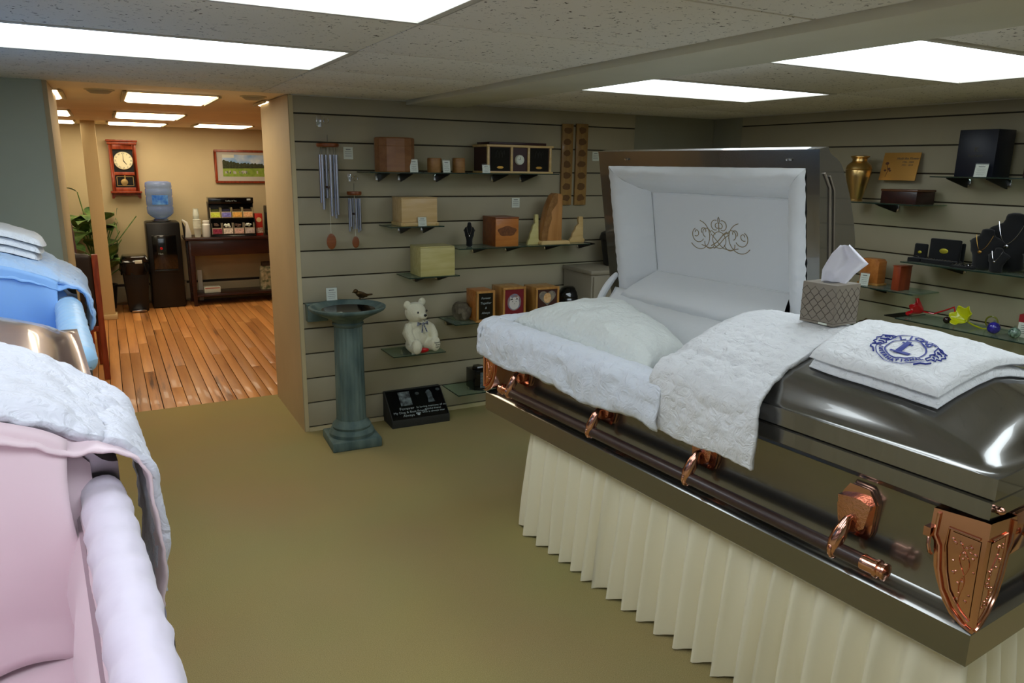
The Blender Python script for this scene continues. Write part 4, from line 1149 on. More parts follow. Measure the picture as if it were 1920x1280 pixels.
# ---------------- tissue box
z0 = .90+.21+.032
bx, by, bz = .325, .640, 1.128
t = thing('tissue_box', 'square taupe tissue box with lattice print on the throw', 'tissue box', W3(bx, by, bz), PHM-R(1))
S, H = .118, .125
MB().box(0,0,0,S,S,H).build('carton', M['tissuebox'], t, bevel=.0015)
k = MB()
def ogee(fn, sgn):
    for i in range(7):
        cx = S*(i+1)/8
        for j in range(4):
            zc = .012+.034*j-(.017 if i % 2 else 0)
            if zc < .005 or zc+.034 > H: continue
            pts = []
            for q in range(9):
                s = q/8; pts.append((cx+.0146*(.5-.5*math.cos(2*math.pi*s))**.85, zc+.034*s)) 
            k.tube([fn(*p) for p in pts], .0007, 4); k.tube([fn(2*cx-p[0], p[1]) for p in pts], .0007, 4)
ogee(lambda x, z: (-.0003, x, z), 1); ogee(lambda x, z: (x, -.0003, z), 1)
for fn in ((lambda x, z: (-.0003, x, z)), (lambda x, z: (x, -.0003, z))):
    k.tube([fn(.001,.008), fn(S-.001,.008)], .0008, 4)
k.build('lattice_print', M['darkline'], t, smooth=None)
k = MB(); k.box(-.0006,.020,.001,-.0002,.050,.007); k.build('paper_mark', M['paper'], t)
MB().lathe([(.034,H-.0005),(.034,H+.0008),(.001,H+.0008)], (S/2,S/2,0), 24, sq=.6).build('opening', M['black'], t)
def tis(u, v):
    Lf = [(-.032,-.004),(-.030,.036),(-.006,.086),(.015,.112)]; Rt = [(.034,-.004),(.060,.028),(.099,.060),(.041,.115)]
    f = v*3; i = min(2, int(f)); f -= i
    l = (Lf[i][0]+(Lf[i+1][0]-Lf[i][0])*f, Lf[i][1]+(Lf[i+1][1]-Lf[i][1])*f); r_ = (Rt[i][0]+(Rt[i+1][0]-Rt[i][0])*f, Rt[i][1]+(Rt[i+1][1]-Rt[i][1])*f)
    e = l[0]+(r_[0]-l[0])*u; z = l[1]+(r_[1]-l[1])*u
    n = .018*math.sin(u*5.2+v)*(1-.5*v)+.008*math.sin(u*11+v*3)+.012*v+nz((u,v,3), 4, .006)
    return (S/2+.7*e+.7*n, S/2-.7*e+.7*n, H+z)
MB().grid(tis, 26, 22).build('tissue', M['tissue'], t, smooth=180, solid=.0006)

# ================================================================== the two caskets at the left
# pale-pink lined one, its foot end away from the camera
def hang_cloth(lab, nm, lid_t, phi, a_lo, a_hi, sp, sd, hang, mq, ms, up=.010):
    t = thing(nm, lab, 'throw', lid_t.location, phi)
    f1 = throw_surface(a_lo, a_hi, .66, hang, sp, sd, up=up)
    mb().grid(f1, 170, 90).build('quilted_face', mq, t, smooth=180, solid=.014)
    f0 = throw_surface(a_hi-.10, a_hi+.022, .66, hang-.012, sp, sd+1, up=up-.008)
    mb().grid(f0, 150, 14).build('satin_lining', ms, t, smooth=180, solid=.004, label='satin underside showing along the edge')
    def fold(u, v):
        b = .060+.62*u
        top = .90+_prof(min(b, CW-b))+up-.012
        z = top-(top-.69)*v
        a = a_hi+.006+.022*math.sin(math.pi*min(1,v*1.2))+(.012*math.sin(b*34)+.010*math.sin(b*15+2))*v+.03*v*v*math.sin(u*3)
        return (b+.006*math.sin(v*7)*(1-u), a, z)
    mb().grid(fold, 80, 26).build('satin_fold', ms, t, smooth=180, solid=.004, label='smooth satin underside hanging into the casket')
    return t
phP = R(184.3)
pink, WP, LPp, _ = make_casket('mauve_casket', 'mauve metal casket with blush pink lining in the left foreground', (-.098, 2.17, .21), phP, 2.13, 1.02, mat('mauve_metal', (168,156,162), .28, metal=.9, coat=.6), M['pinksatin'], M['pinkroll'], False, hardware=False, rr0=.031, rc=.024, bedz=.67)
make_bier('skirted stand under the pink-lined casket at left', (-.098, 2.17), phP, 2.05, .698, M['skirt'])
hang_cloth('pale quilted throw with pink satin underside over the pink-lined casket', 'pink_throw', pink, phP, .70, 1.06, 1.02, 7, .745, M['pinkquilt'], M['pinksatin'])
# blue lined one behind it
phB = R(183.5)
blue, WB, LPb, _ = make_casket('grey_casket', 'grey casket with pale blue lining near the doorway', (-.19, 4.20, .13), phB, 1.93, .93, mat('grey_metal', (130,130,132), .3, metal=.9, coat=.5), M['bluesatin'], M['blueroll'], False, hardware=False, rr0=.046, rc=.034, bedz=.70)
make_bier('skirted stand under the blue-lined casket', (-.19, 4.20), phB, 1.86, .618, M['skirt'])
hang_cloth('pale blue quilted throw over the blue-lined casket', 'blue_throw', blue, phB, .35, .99, .93, 11, .83, M['bluequilt'], M['bluesatin'])
# stack of folded quilts on the blue throw
qs = ['top folded white quilt of the stack on the blue throw', 'middle folded white quilt of the stack on the blue throw', 'bottom folded white quilt of the stack on the blue throw']
for i in range(3):
    t = thing('folded_quilt', qs[2-i], 'quilt', WB(0, .48, .90+.030*i), phB, 'folded quilts stacked on the blue throw')
    def qf(u, v, top, i=i):
        U, V = 2*u-1, 2*v-1; x_ = U*math.sqrt(1-.12*V*V); y_ = V*math.sqrt(1-.12*U*U)
        d = min(1, min(1-abs(U), 1-abs(V))*7)
        B_ = .32+(.24-.010*(2-i))*x_
        return (B_, .17+.17*y_, .030+_prof(max(.03, min(B_, CW-B_)))+(.026*math.sqrt(d*(2-d)) if top else 0)+(nz((x_,y_,i), 6, .004)*d if top else 0))
    k = MB(); k.grid(lambda u, v: qf(u, v, True), 50, 40); k.grid(lambda u, v: qf(u, v, False), 50, 40)
    k.build('quilt_cloth', M['quilt'], t, smooth=75)
# ================================================================== goods on the slat wall behind
def A(px, py, off): return PY(px, py, YA-off)
def B(px, py, off): return PX(px, py, XB-off)
def shelfA(label, x0, x1, z, dep, brs):
    t = thing('glass_shelf', label, 'shelf', (x0, YA, z), 0, 'glass shelves on the slat walls')
    L = x1-x0
    k = MB(); k.mi = 0; k.box(0,-dep,-.006,L,-.004,0)
    k.build('glass', M['glass'], t)
    MB().box(0,-dep-.0012,-.006,L,-dep,0).box(-.0012,-dep,-.006,0,-.004,0).build('polished_edge', M['glassedge'], t)
    for bx in brs:
        q = bx-x0
        k = MB(); k.prism([(-.002,-.0065),(-dep*.8,-.0065),(-dep*.8,-.012),(-.02,-.055),(-.002,-.058)], q-.003, q+.003, 'x')
        br = k.build('bracket', M['pewter'], t)
        MB().box(q-.022,-.012,-.05,q+.022,-.004,-.012).build('clip', M['chrome'], br, bevel=.002)
    return t
def shelfB(label, y0, y1, z, dep, brs):
    t = thing('glass_shelf', label, 'shelf', (XB, y0, z), 0, 'glass shelves on the slat walls')
    L = y1-y0
    MB().box(-dep,0,-.006,-.004,L,0).build('glass', M['glass'], t)
    MB().box(-dep-.0012,0,-.006,-dep,L,0).box(-dep,L,-.006,-.004,L+.0012,0).build('polished_edge', M['glassedge'], t)
    for by in brs:
        q = by-y0
        br = MB().prism([(-.002,-.0065),(-dep*.8,-.0065),(-dep*.8,-.012),(-.02,-.055),(-.002,-.058)], q-.003, q+.003, 'y')
        # prism along y wants (x,z)
        br = br.build('bracket', M['pewter'], t)
        MB().box(-.012,q-.022,-.05,-.004,q+.022,-.012).build('clip', M['chrome'], br, bevel=.002)
    return t
def card(label, x, y, z, w_=.045, h=.062, rz=0, lean=.15, title='Urn', inside=True, name='price_card'):
    t = thing(name, label, 'price card', (x, y, z), rz, 'price cards')
    Mx = Matrix.Rotation(-lean, 4, 'X')
    k = MB(); k.T = Mx; k.box(-w_/2,0,0,w_/2,.0012,h); k.build('card', M['paper'], t)
    k = MB(); k.T = Mx; k.box(-w_/2-.002,-.002,0,w_/2+.002,-.0006,h+.006); k.box(-w_/2-.002,-.002,0,w_/2+.002,.025,.002); k.build('holder', M['acrylic'], t)
    k = MB(); k.T = Mx
    k.box(-w_*.25,-.0004,h*.80,w_*.25,-.0001,h*.85)
    for i in range(4):
        ww = w_*(.36-.06*(i % 2)); k.box(-ww,-.0004,h*(.62-.15*i),ww,-.0001,h*(.64-.15*i))
    k.build('print', M['ink'], t, smooth=None, kind='stuff')
    return t
def front(pxl, pxr, pyt, pyb, off):
    x0, _ = A(pxl, pyb, off); x1, _ = A(pxr, pyb, off); xm = (pxl+pxr)/2
    _, zb = A(xm, pyb, off); _, zt = A(xm, pyt, off)
    return x0, x1, zb, zt

# ---- shelf with the wood drum urns and the clock urn
_, zs = A(870, 324, .23)
xl, _ = A(693, 322, .24); xr, _ = A(1047, 325, .24)
xm1 = A(792, 322, .24)[0]; xm2 = A(873, 322, .24)[0]
shelfA('glass shelf under the round-sided wooden urn, upper left of the back slat wall', xl, xm1, zs, .25, [A(703,333,0.0)[0]+.02, A(745,333,.0)[0]+.02])
shelfA('glass shelf under the two small wooden keepsake urns', xm1+.01, xm2, zs, .25, [A(818,333,.0)[0]])
shelfA('glass shelf under the clock urn on the back slat wall', xm2+.01, xr, zs, .25, [A(978,334,0)[0], A(925,334,0)[0]])
x0, x1, zb, zt = front(703, 775, 258, 322, .12); zb = zs
cx = (x0+x1)/2; rx = (x1-x0)/2
t = thing('wood_urn', 'large faceted brown wooden urn at the left end of the top shelf', 'urn', (cx, YA-.125, zb))
MB().lathe([(rx*.97,0),(rx,.006),(rx,zt-zb-.05),(rx*.99,zt-zb-.048),(rx,zt-zb-.046),(rx,zt-zb-.006),(rx*.95,zt-zb)], n=14, sq=.88).build('body', M['beech2'] if 'beech2' in M else wood('brown_wood_urn', (128,84,50), (146,100,62), axis='x'), t, smooth=20)
for (a, b, lb) in ((802, 827, 'small round wooden keepsake urn left of the price card'), (849, 871, 'small round wooden keepsake urn right of the price card')):
    x0, x1, _, zt = front(a, b, 296, 323, .14)
    r_ = (x1-x0)/2
    t = thing('keepsake_urn', lb, 'urn', ((x0+x1)/2, YA-.14, zs), 0, 'small wooden keepsake urns')
    MB().lathe([(r_*.96,0),(r_,.003),(r_,zt-zs-.004),(r_*.9,zt-zs)], n=24).build('body', M['beech'], t)
x, _ = A(775, 322, .2); card('price card in front of the large faceted wooden urn', x, YA-.215, zs, .048, .072)
x, _ = A(838, 322, .2); card('price card between the two small keepsake urns', x, YA-.20, zs, .046, .07)
# clock urn
x0, x1, zb, zt = front(914, 1034, 272, 322, .235); zb = zs
t = thing('clock_urn', 'long wooden urn with dark panels and a small round clock', 'urn', (x0, YA-.235, zb))
Wc = x1-x0; Hc = zt-zb; Dp = .20
MB().box(-.004,.0,0,Wc+.012,Dp,.012).build('base', M['maple'], t, bevel=.002)
MB().box(.004,.012,.012,Wc-.004,Dp-.005,Hc-.014).build('body', M['burg'], t)
MB().box(-.006,-.004,Hc-.014,Wc+.010,Dp,Hc).build('top', M['maple'], t, bevel=.002)
MB().box(.02,.02,Hc,Wc-.03,Dp-.01,Hc+.016).build('lid', M['burg'], t, bevel=.003)
for s in (0, .355, .62, .965):
    MB().box(Wc*s,.0,.012,Wc*s+.014,.014,Hc-.014).build('upright', M['maple'], t, bevel=.001)
for (s0, s1) in ((.06,.34),(.66,.95)):
    p = MB().box(Wc*s0,.008,.016,Wc*s1,.0118,Hc-.018).build('dark_panel', M['granite'], t)
    c = (s0+s1)/2*Wc
    MB().prism([(c-.024,.035),(c-.012,.028),(c+.012,.028),(c+.024,.035),(c+.012,.042),(c-.012,.042)], .006, .0078, 'y').build('nameplate', M['gold'], p)
    k = MB()
    for q in range(3): k.tube([(c-.03+.022*q, .0078, Hc*.55), (c-.028+.022*q, .0078, Hc*.72), (c-.018+.022*q, .0078, Hc*.80), (c-.014+.022*q, .0078, Hc*.66)], .0009, 4)
    k.build('etching', mat('etched_grey', (60,62,56), .7), p)
cc = Wc*.493
k = MB().lathe([(.001,-.006),(.026,-.006),(.029,-.002),(.030,.012)], (cc,0,Hc*.48), 28, 'y').build('clock_dial', M['paper'], t)
k2 = MB(); k2.box(cc-.0012,-.0075,Hc*.48,cc+.0012,-.0065,Hc*.48+.016); k2.box(cc-.014,-.0075,Hc*.48-.001,cc,-.0065,Hc*.48+.0012)
for q in range(12):
    a = R(30*q); k2.box(cc+.022*math.cos(a)-.001,-.0075,Hc*.48+.022*math.sin(a)-.001,cc+.022*math.cos(a)+.001,-.0065,Hc*.48+.022*math.sin(a)+.001)
k2.build('clock_hands', M['black'], k, smooth=None, kind='stuff')
x, _ = A(911, 322, .24); card('price card at the left front of the clock urn', x, YA-.248, zs, .05, .048)

# ---- pale box urn shelf
_, z2 = A(785, 424, .2)
xl, _ = A(732, 420, .21); xr, _ = A(832, 424, .21)
shelfA('small glass shelf under the pale box urn with price card', xl, xr, z2, .22, [A(742,428,0)[0]+.03, A(788,428,0)[0]+.02])
x0, x1, zb, zt = front(753, 821, 370, 423, .19)
t = thing('box_urn', 'pale pine box urn with flared base and a price card in front', 'urn', (x0, YA-.19, z2))
Wc = x1-x0; Hc = zt-z2; Dp = .165
MB().box(-.006,-.006,0,Wc+.006,Dp,.022).build('base', M['maple'], t, bevel=.005)
MB().box(.002,.002,.022,Wc-.002,Dp-.004,Hc-.006).build('body', wood('pine', (204,170,116), (216,186,136), axis='x'), t, bevel=.003)
MB().box(.0,.0,Hc-.0055,Wc,Dp-.002,Hc).build('lid', M['maple'], t, bevel=.002)
MB().lathe([(.004,-.0075),(.005,-.006)], (.012,0,.011), 10, 'y').build('screw', M['brass'], t)
MB().lathe([(.004,-.0075),(.005,-.006)], (Wc-.012,0,.011), 10, 'y').build('screw', M['brass'], t)
x, _ = A(793, 423, .21); card('price card in front of the pale pine box urn', x, YA-.205, z2, .052, .052)
# ---- yellowish box shelf
_, z3 = A(810, 518, .2)
xl, _ = A(766, 516, .21); xr, _ = A(861, 518, .21)
shelfA('small glass shelf under the yellowish poplar box urn', xl, xr, z3, .22, [A(773,520,0)[0]+.02, A(815,520,0)[0]+.02])
x0, x1, zb, zt = front(789, 853, 462, 516, .2)
t = thing('box_urn', 'plain yellowish wooden box urn, lowest of the small shelves', 'urn', (x0, YA-.2, z3))
Wc = x1-x0; Hc = zt-z3
MB().box(0,0,0,Wc,.175,Hc-.008).build('body', M['poplar'], t, bevel=.002)
MB().box(.0015,.0015,Hc-.0075,Wc-.0015,.1735,Hc).build('lid', M['poplar'], t, bevel=.001)
# ---- jewellery / cedar shelf
_, z4 = A(930, 463, .22)
xl, _ = A(856, 462, .2); xr, _ = A(1104, 456, .22)
xmid, _ = A(985, 460, .22)
shelfA('glass shelf holding the black necklace bust and the red-brown box', xl, xmid, z4, .24, [A(888,470,0)[0], A(950,468,0)[0]])
shelfA('glass shelf holding the upright wooden slab and state-shaped plaques', xmid+.01, xr, z4, .24, [A(1035,462,0)[0]-.05, A(1085,462,0)[0]])
def bust(name, label, x, y, z, s, rz, pend=None, group='black velvet necklace busts'):
    t = thing(name, label, 'necklace display', (x, y, z), rz, group)
    k = MB()
    k.ell((0,.0,.52*s),(.20*s,.10*s,.30*s),20,12)
    k.ell((0,.01,.66*s),(.26*s,.09*s,.17*s),20,12)
    k.tube([(0,.01*s,.70*s),(0,.02*s,.86*s),(-.0,.02*s,.98*s)],[.12*s,.085*s,.10*s],16)
    k.ell((0,.02*s,.97*s),(.105*s,.09*s,.05*s),16,8)
    k.tube([(0,0,.02*s),(0,0,.40*s)],[.13*s,.14*s],16)
    k.ell((0,0,.03*s),(.20*s,.13*s,.035*s),20,6)
    k.build('bust', M['velvet'], t, remesh=.012*s/.2 if s < .3 else .012)
    k = MB(); pts = []
    for i in range(17):
        u = -1+2*i/16; pts.append((.11*s*u, -.105*s-.02*s*(1-u*u)+.05*s*abs(u), .48*s+.36*s*u*u))
    k.tube(pts, .0007 if s < .25 else .0009, 5); k.build('chain', M['chrome'] if pend != 'gold' else M['gold'], t)
    MB().ell((0,-.135*s,.44*s),(.026*s,.012*s,.036*s),12,8).build('pendant', M['gold'] if pend == 'gold' else M['chrome'], t)
    return t
x, _ = A(880, 466, .14); _, zt = A(880, 416, .14)
bust('necklace_bust', 'small black velvet bust with pendant left of the red-brown box', x, YA-.14, z4, zt-z4, R(-25))
x0, x1, zb, zt = front(929, 972, 407, 461, .2)
t = thing('box_urn', 'red-brown cedar box with dark oval engraving on its front', 'urn', (x0, YA-.20, z4))
Wc = x1-x0; Hc = zt-z4; Dp = .18
MB().box(0,.008,0,Wc,Dp,Hc-.01).build('body', M['cedar'], t, bevel=.002)
MB().box(-.002,-.001,Hc-.01,Wc+.002,Dp+.001,Hc).build('lid', M['cedar'], t, bevel=.002)
MB().box(.001,0,0,Wc-.001,.0078,Hc-.0105).build('front_board', M['orangewood'], t, bevel=.001)
k = MB(); pts = []
for i in range(26):
    a = 2*math.pi*i/26; q = 1+.08*math.sin(5*a); pts.append((Wc*.5+Wc*.40*q*math.cos(a), Hc*.52+Hc*.17*q*math.sin(a)))
k.prism(pts, -.0012, 0, 'y'); k.build('engraving', mat('burnt_wood', (96,54,26), .6, c2=(124,74,36), vscale=70), t)
# plaques shaped like the state
def state(label, pxl, pxr, pyt, pyb, off, mt, grp='state-shaped wooden plaques'):
    x0, x1, zb, zt = front(pxl, pxr, pyt, pyb, off); Wd = x1-x0; H = zt-z4
    t = thing('wooden_plaque', label, 'plaque', (x0, YA-off, z4), 0, grp)
    sh = [(.0,.0),(.95,.0),(1.0,.10),(.90,.18),(.88,.5),(.86,.82),(.84,1.0),(.60,1.0),(.56,.86),(.60,.72),(.42,.62),(.38,.5),(.22,.36),(.18,.22),(.05,.12)]
    MB().prism([(a*Wd, b*H) for a, b in sh], 0, .02, 'y').build('board', mt, t, bevel=.0015)
state('yellowish state-shaped wooden plaque left of the tall wooden slab', 989, 1012, 402, 458, .17, M['poplar'])
state('pale state-shaped wooden plaque at the right end of the shelf', 1067, 1096, 406, 456, .15, M['maple'])
x0, x1, zb, zt = front(1015, 1062, 362, 458, .19)
t = thing('wooden_slab', 'tall upright wooden slab with live bark edge on a small base', 'memorial', (x0, YA-.19, z4))
Wc = x1-x0; Hc = zt-z4
MB().prism([(-.01,0),(Wc+.02,0),(Wc+.01,.014),(Wc,.024),(0,.024),(-.012,.014)], -.02, .09, 'y').build('base', M['maple'], t, bevel=.002)
sl = [(0,.024),(Wc*.80,.024),(Wc*.80,Hc*.5),(Wc*.80,Hc*.93),(Wc*.74,Hc*.985),(Wc*.52,Hc),(Wc*.40,Hc*.95),(Wc*.22,Hc*.72),(Wc*.10,Hc*.45),(Wc*.0,Hc*.2)]
MB().prism(sl, .0, .06, 'y').build('slab', wood('slab_wood', (160,108,56), (190,136,80), axis='z', scale=4), t, bevel=.003)
bk = [(0,.024),(Wc*.22,.024),(Wc*.26,Hc*.3),(Wc*.38,Hc*.5),(Wc*.36,Hc*.64),(Wc*.58,Hc*.80),(Wc*.60,Hc*.99),(Wc*.52,Hc),(Wc*.40,Hc*.95),(Wc*.22,Hc*.72),(Wc*.10,Hc*.45),(0,Hc*.2)]
MB().prism(bk, -.004, .0, 'y').build('bark_edge', mat('bark_brown', (128,88,46), .8, c2=(150,108,60), vscale=40, bump=.6, bscale=120), t, bevel=.001)
# vertical name boards
for i, (pl_, pr_, lb) in enumerate(((1051, 1071, 'narrow vertical carved wooden name board, left of the pair'), (1077, 1098, 'narrow vertical carved wooden name board, right of the pair'))):
    x0, x1, zb, zt = front(pl_, pr_, 232, 384, .02)
    t = thing('name_board', lb, 'plaque', (x0, YA-.004, zb), 0, 'carved vertical name boards')
    Wd = x1-x0; H = zt-zb
    MB().box(0,-.016,0,Wd,0,H).build('board', wood('name_board_wood', (140,104,56), (160,124,70), axis='z'), t, bevel=.002)
    k = MB(); rr = random.Random(i+2)
    word = 'FATHER' if i == 0 else 'FAMILY'
    for j in range(7):
        zc = H*(.92-.138*j)
        pts = []
        for q in range(10): a = 2*math.pi*q/10; s = .8+.35*rr.random(); pts.append((Wd/2+Wd*.34*s*math.cos(a), zc+H*.042*s*math.sin(a)))
        k.prism(pts, -.018, -.016, 'y')
    k.build('carved_motifs', mat('carved_brown', (104,72,36), .7), t, kind='stuff')
# wall cards
def wall_card(label, px, py, w_, h, off=.004, tit=True):
    x, z = A(px, py, off)
    t = thing('wall_card', label, 'price card', (x, YA-.002, z), 0, 'price cards')
    MB().box(-w_/2,-.002,-h/2,w_/2,0,h/2).build('card', M['paper'], t)
    k = MB()
    k.box(-w_*.25,-.0026,h*.28,w_*.25,-.0021,h*.34)
    for i in range(3): k.box(-w_*.36,-.0026,h*(.1-.18*i),w_*.36,-.0021,h*(.13-.18*i))
    k.build('print', M['ink'], t, smooth=None, kind='stuff')
    return t
wall_card('white price card pinned above the red-brown box', 967, 380, .058, .062)
wall_card('white price card right of the carved name boards', 1117, 293, .055, .06)
wc = wall_card('glossy price card right of the large wind chime', 653, 287, .055, .068)
# hooks
def hook(label, px, py, s=1):
    x, z = A(px, py, 0)
    t = thing('display_hook', label, 'hook', (x, YA, z), 0, 'slat wall display hooks')
    MB().box(-.014*s,-.004,-.045*s,.014*s,-.001,.018*s).build('plate', M['chrome'], t, bevel=.001)
    MB().tube([(0,-.004,-.005),(0,-.06,-.008),(0,-.075,-.008),(0,-.082,.006)], .0028, 8).build('arm', M['chrome'], t)
    k = MB(); k.tube([(.03*s+.014*math.cos(a), -.045, -.012+.014*math.sin(a)) for a in [2*math.pi*i/16 for i in range(16)]], .0018, 6, close=True); k.build('ring', M['chrome'], t)
hook('chrome display hook with ring at the top left of the back slat wall', 597, 222)
hook('small chrome display hook above the little wind chime', 655, 330, .7)
# wind chimes
def chime(label, px, y_off, pyt, pytube0, rdisc, tubes, py_clap, py_sail, sail):
    x, zt = A(px, pyt, y_off)
    t = thing('wind_chime', label, 'wind chime', (x, YA-y_off, zt), 0, 'wind chimes')
    ztu = A(px, pytube0, y_off)[1]-zt
    MB().lathe([(rdisc*.93,-.016),(rdisc,-.010),(rdisc,0),(rdisc*.95,.004)], n=28).build('top_disc', M['cedar'], t)
    MB().tube([(0,0,.004),(0,0,.05)], .0012, 5).build('hanger', M['ink'], t)
    n = len(tubes)
    for i, pyb in enumerate(tubes):
        a = 2*math.pi*(i+.5)/n
        zb = A(px, pyb, y_off)[1]-zt
        q = (rdisc*.74*math.cos(a), rdisc*.74*math.sin(a))
        tb = MB().tube([(q[0],q[1],zb),(q[0],q[1],ztu)], .0075*rdisc/.06+.0015, 12).build('chime_tube', M['steel'], t)
        MB().tube([(q[0],q[1],ztu),(q[0]*.9,q[1]*.9,-.016)], .0008, 4).build('cord', M['ink'], tb)
    zc = A(px, py_clap, y_off)[1]-zt
    MB().lathe([(rdisc*.32,zc-.008),(rdisc*.34,zc),(rdisc*.32,zc+.004)], n=20).build('clapper', M['mahog'], t)
    zs_ = A(px, py_sail, y_off)[1]-zt
    MB().tube([(0,0,-.016),(0,0,zs_+sail)], .0009, 5).build('cord', M['paper'], t)
    MB().ell((0,0,zs_),(sail*.62,.004,sail),20,12).build('sail', M['cedar'], t)
chime('large wind chime with long silver tubes at the left of the back slat wall', 614, .075, 270, 290, .062, [410, 372, 380, 392, 404, 402], 350, 453, .045)
chime('small wind chime with short silver tubes beside the large one', 664, .06, 360, 372, .042, [436, 430, 434, 424, 428, 432], 400, 454, .034)

# ---- teddy bear
_, z5 = A(785, 661, .2)
xl, _ = A(736, 658, .22); xr, _ = A(834, 657, .22)
shelfA('small glass shelf under the white teddy bear', xl, xr, z5, .24, [A(745,664,0)[0]+.04])
x, _ = A(781, 655, .13)
t = thing('teddy_bear', 'cream plush teddy bear with checked bow sitting on a glass shelf', 'teddy bear', (x, YA-.135, z5), R(14))
zt = A(770, 560, .13)[1]-z5; s = zt/.30
k = MB()
k.ell((0,0,.085*s),(.068*s,.06*s,.085*s),20,14); k.ell((0,.0,.13*s),(.058*s,.05*s,.06*s),18,12)
k.ell((-.012*s,-.008*s,.225*s),(.062*s,.056*s,.058*s),22,16); k.ell((.002*s,-.058*s,.208*s),(.028*s,.026*s,.022*s),16,10)
k.ell((-.062*s,.0,.270*s),(.024*s,.014*s,.024*s),14,10); k.ell((.040*s,.0,.278*s),(.024*s,.014*s,.024*s),14,10)
k.tube([(-.05*s,0,.155*s),(-.078*s,-.02*s,.115*s),(-.070*s,-.045*s,.075*s)],[.024*s,.030*s,.026*s],14); k.ell((-.070*s,-.045*s,.072*s),(.027*s,.027*s,.027*s),14,10)
k.tube([(.05*s,0,.155*s),(.082*s,-.02*s,.125*s),(.085*s,-.05*s,.09*s)],[.024*s,.029*s,.026*s],14); k.ell((.085*s,-.05*s,.085*s),(.026*s,.026*s,.027*s),14,10)
for sx in (-1, 1):
    k.tube([(sx*.040*s,0,.040*s),(sx*.058*s,-.05*s,.038*s),(sx*.062*s,-.085*s,.038*s)],[.036*s,.036*s,.032*s],14)
    k.ell((sx*.063*s,-.092*s,.046*s),(.033*s,.022*s,.044*s),16,12)
k.build('body', M['fur'], t, remesh=.0045)
MB().ell((-.030*s,-.060*s,.232*s),(.006*s,.005*s,.0065*s),12,8).build('eye', M['blackgloss'], t)
MB().ell((.030*s,-.058*s,.236*s),(.006*s,.005*s,.0065*s),12,8).build('eye', M['blackgloss'], t)
MB().ell((.003*s,-.084*s,.216*s),(.010*s,.006*s,.008*s),12,8).build('nose', M['blackgloss'], t)
MB().tube([(-.012*s,-.083*s,.194*s),(-.004*s,-.086*s,.190*s),(.003*s,-.087*s,.196*s),(.010*s,-.086*s,.190*s),(.018*s,-.083*s,.194*s)],.0014,5).build('mouth', M['ink'], t)
k = MB()
for sx in (-1, 1):
    k.add([(0,-.064*s,.166*s),(sx*.036*s,-.062*s,.180*s),(sx*.040*s,-.060*s,.154*s),(sx*.018*s,-.074*s,.172*s)],[(0,1,3),(0,3,2),(3,1,2),(0,2,1)])
    k.add([(0,-.066*s,.164*s),(sx*.008*s,-.068*s,.160*s),(sx*.022*s+.006,-.070*s,.118*s),(sx*.012*s+.006,-.072*s,.116*s)],[(0,1,2,3)])
k.ell((0,-.067*s,.166*s),(.008*s,.006*s,.008*s),10,6)
k.build('bow', mat('navy_check_ribbon', (18,22,60), .6, c2=(170,175,190), vscale=140), t)
k = MB()
add_text(k, 'Forever', .014*s, Matrix.Translation((.064*s,-.1145*s,.058*s)) @ Matrix.Rotation(R(90),4,'X'), .0004)
add_text(k, 'in my', .013*s, Matrix.Translation((.064*s,-.115*s,.045*s)) @ Matrix.Rotation(R(90),4,'X'), .0004)
add_text(k, 'heart', .013*s, Matrix.Translation((.064*s,-.1145*s,.032*s)) @ Matrix.Rotation(R(90),4,'X'), .0004)
k.build('stitched_writing', M['ink'], t, smooth=None, kind='stuff')
x, _ = A(793, 657, .215)
t = thing('red_case', 'small red oval case between the teddy bear legs', 'case', (x, YA-.215, z5+.0005))
MB().ell((0,0,.016),(.040,.014,.016),20,10).build('case', M['red'], t)
x, _ = A(776, 657, .225)
t = thing('clear_tag_holder', 'thin clear upright tag at the front of the bear shelf', 'price card', (x-.004, YA-.228, z5))
MB().box(-.010,0,0,.010,.0015,.085).build('acrylic', M['paper'], t)
MB().box(-.013,-.001,0,.013,.016,.003).build('foot', M['acrylic'], t)

# ---- low shelf with framed boxes
_, z6 = A(885, 604, .24)
xl, _ = A(848, 600, .22); xr = xl+.42
shelfA('glass shelf under the black verse box and the white cat box', xl, xr, z6, .27, [xl+.06, xr-.07])
shelfA('glass shelf under the heart photo box, partly behind the casket', xr+.01, xr+.52, z6, .27, [xr+.12])
x0, _ = A(848, 600, .1); x1, _ = A(875, 600, .1); zt = A(862, 566, .1)[1]
t = thing('stone_keepsake', 'rough grey stone block at the left end of the low shelf', 'keepsake', ((x0+x1)/2, YA-.13, z6))
k = MB(); bmx = (x1-x0)/2
k.ell((0,0,(zt-z6)/2),(bmx*1.25,.075,(zt-z6)*.62),16,12)
for i, v in enumerate(k.v):
    n_ = noise.noise(v*22)*.014; v.x = max(-bmx, min(bmx, v.x+n_)); v.y = max(-.06, min(.06, v.y+n_)); v.z = max(0, min(zt-z6, v.z+n_))
k.build('stone', M['stone'], t, smooth=30)
def photo_box(name, label, pxl, pxr, pyt, off, dep, frame_m, rz=0, kind_=0):
    x0, x1, zb, zt = front(pxl, pxr, pyt, 600, off); Wd = (x1-x0); H = zt-z6
    t = thing(name, label, 'photo box', (x0, YA-off, z6), rz, 'small framed photo boxes')
    e = .014
    MB().box(.002,.006,0,Wd-.002,dep,H-.001).build('box', frame_m, t, bevel=.002)
    k = MB()
    for b_ in ((0,0,Wd,e),(0,H-e,Wd,H),(0,e,e,H-e),(Wd-e,e,Wd,H-e)): k.box(b_[0],-.008,b_[1],b_[2],.006,b_[3])
    k.build('frame', M['oak'], t, bevel=.0015)
    return t, Wd, H, e
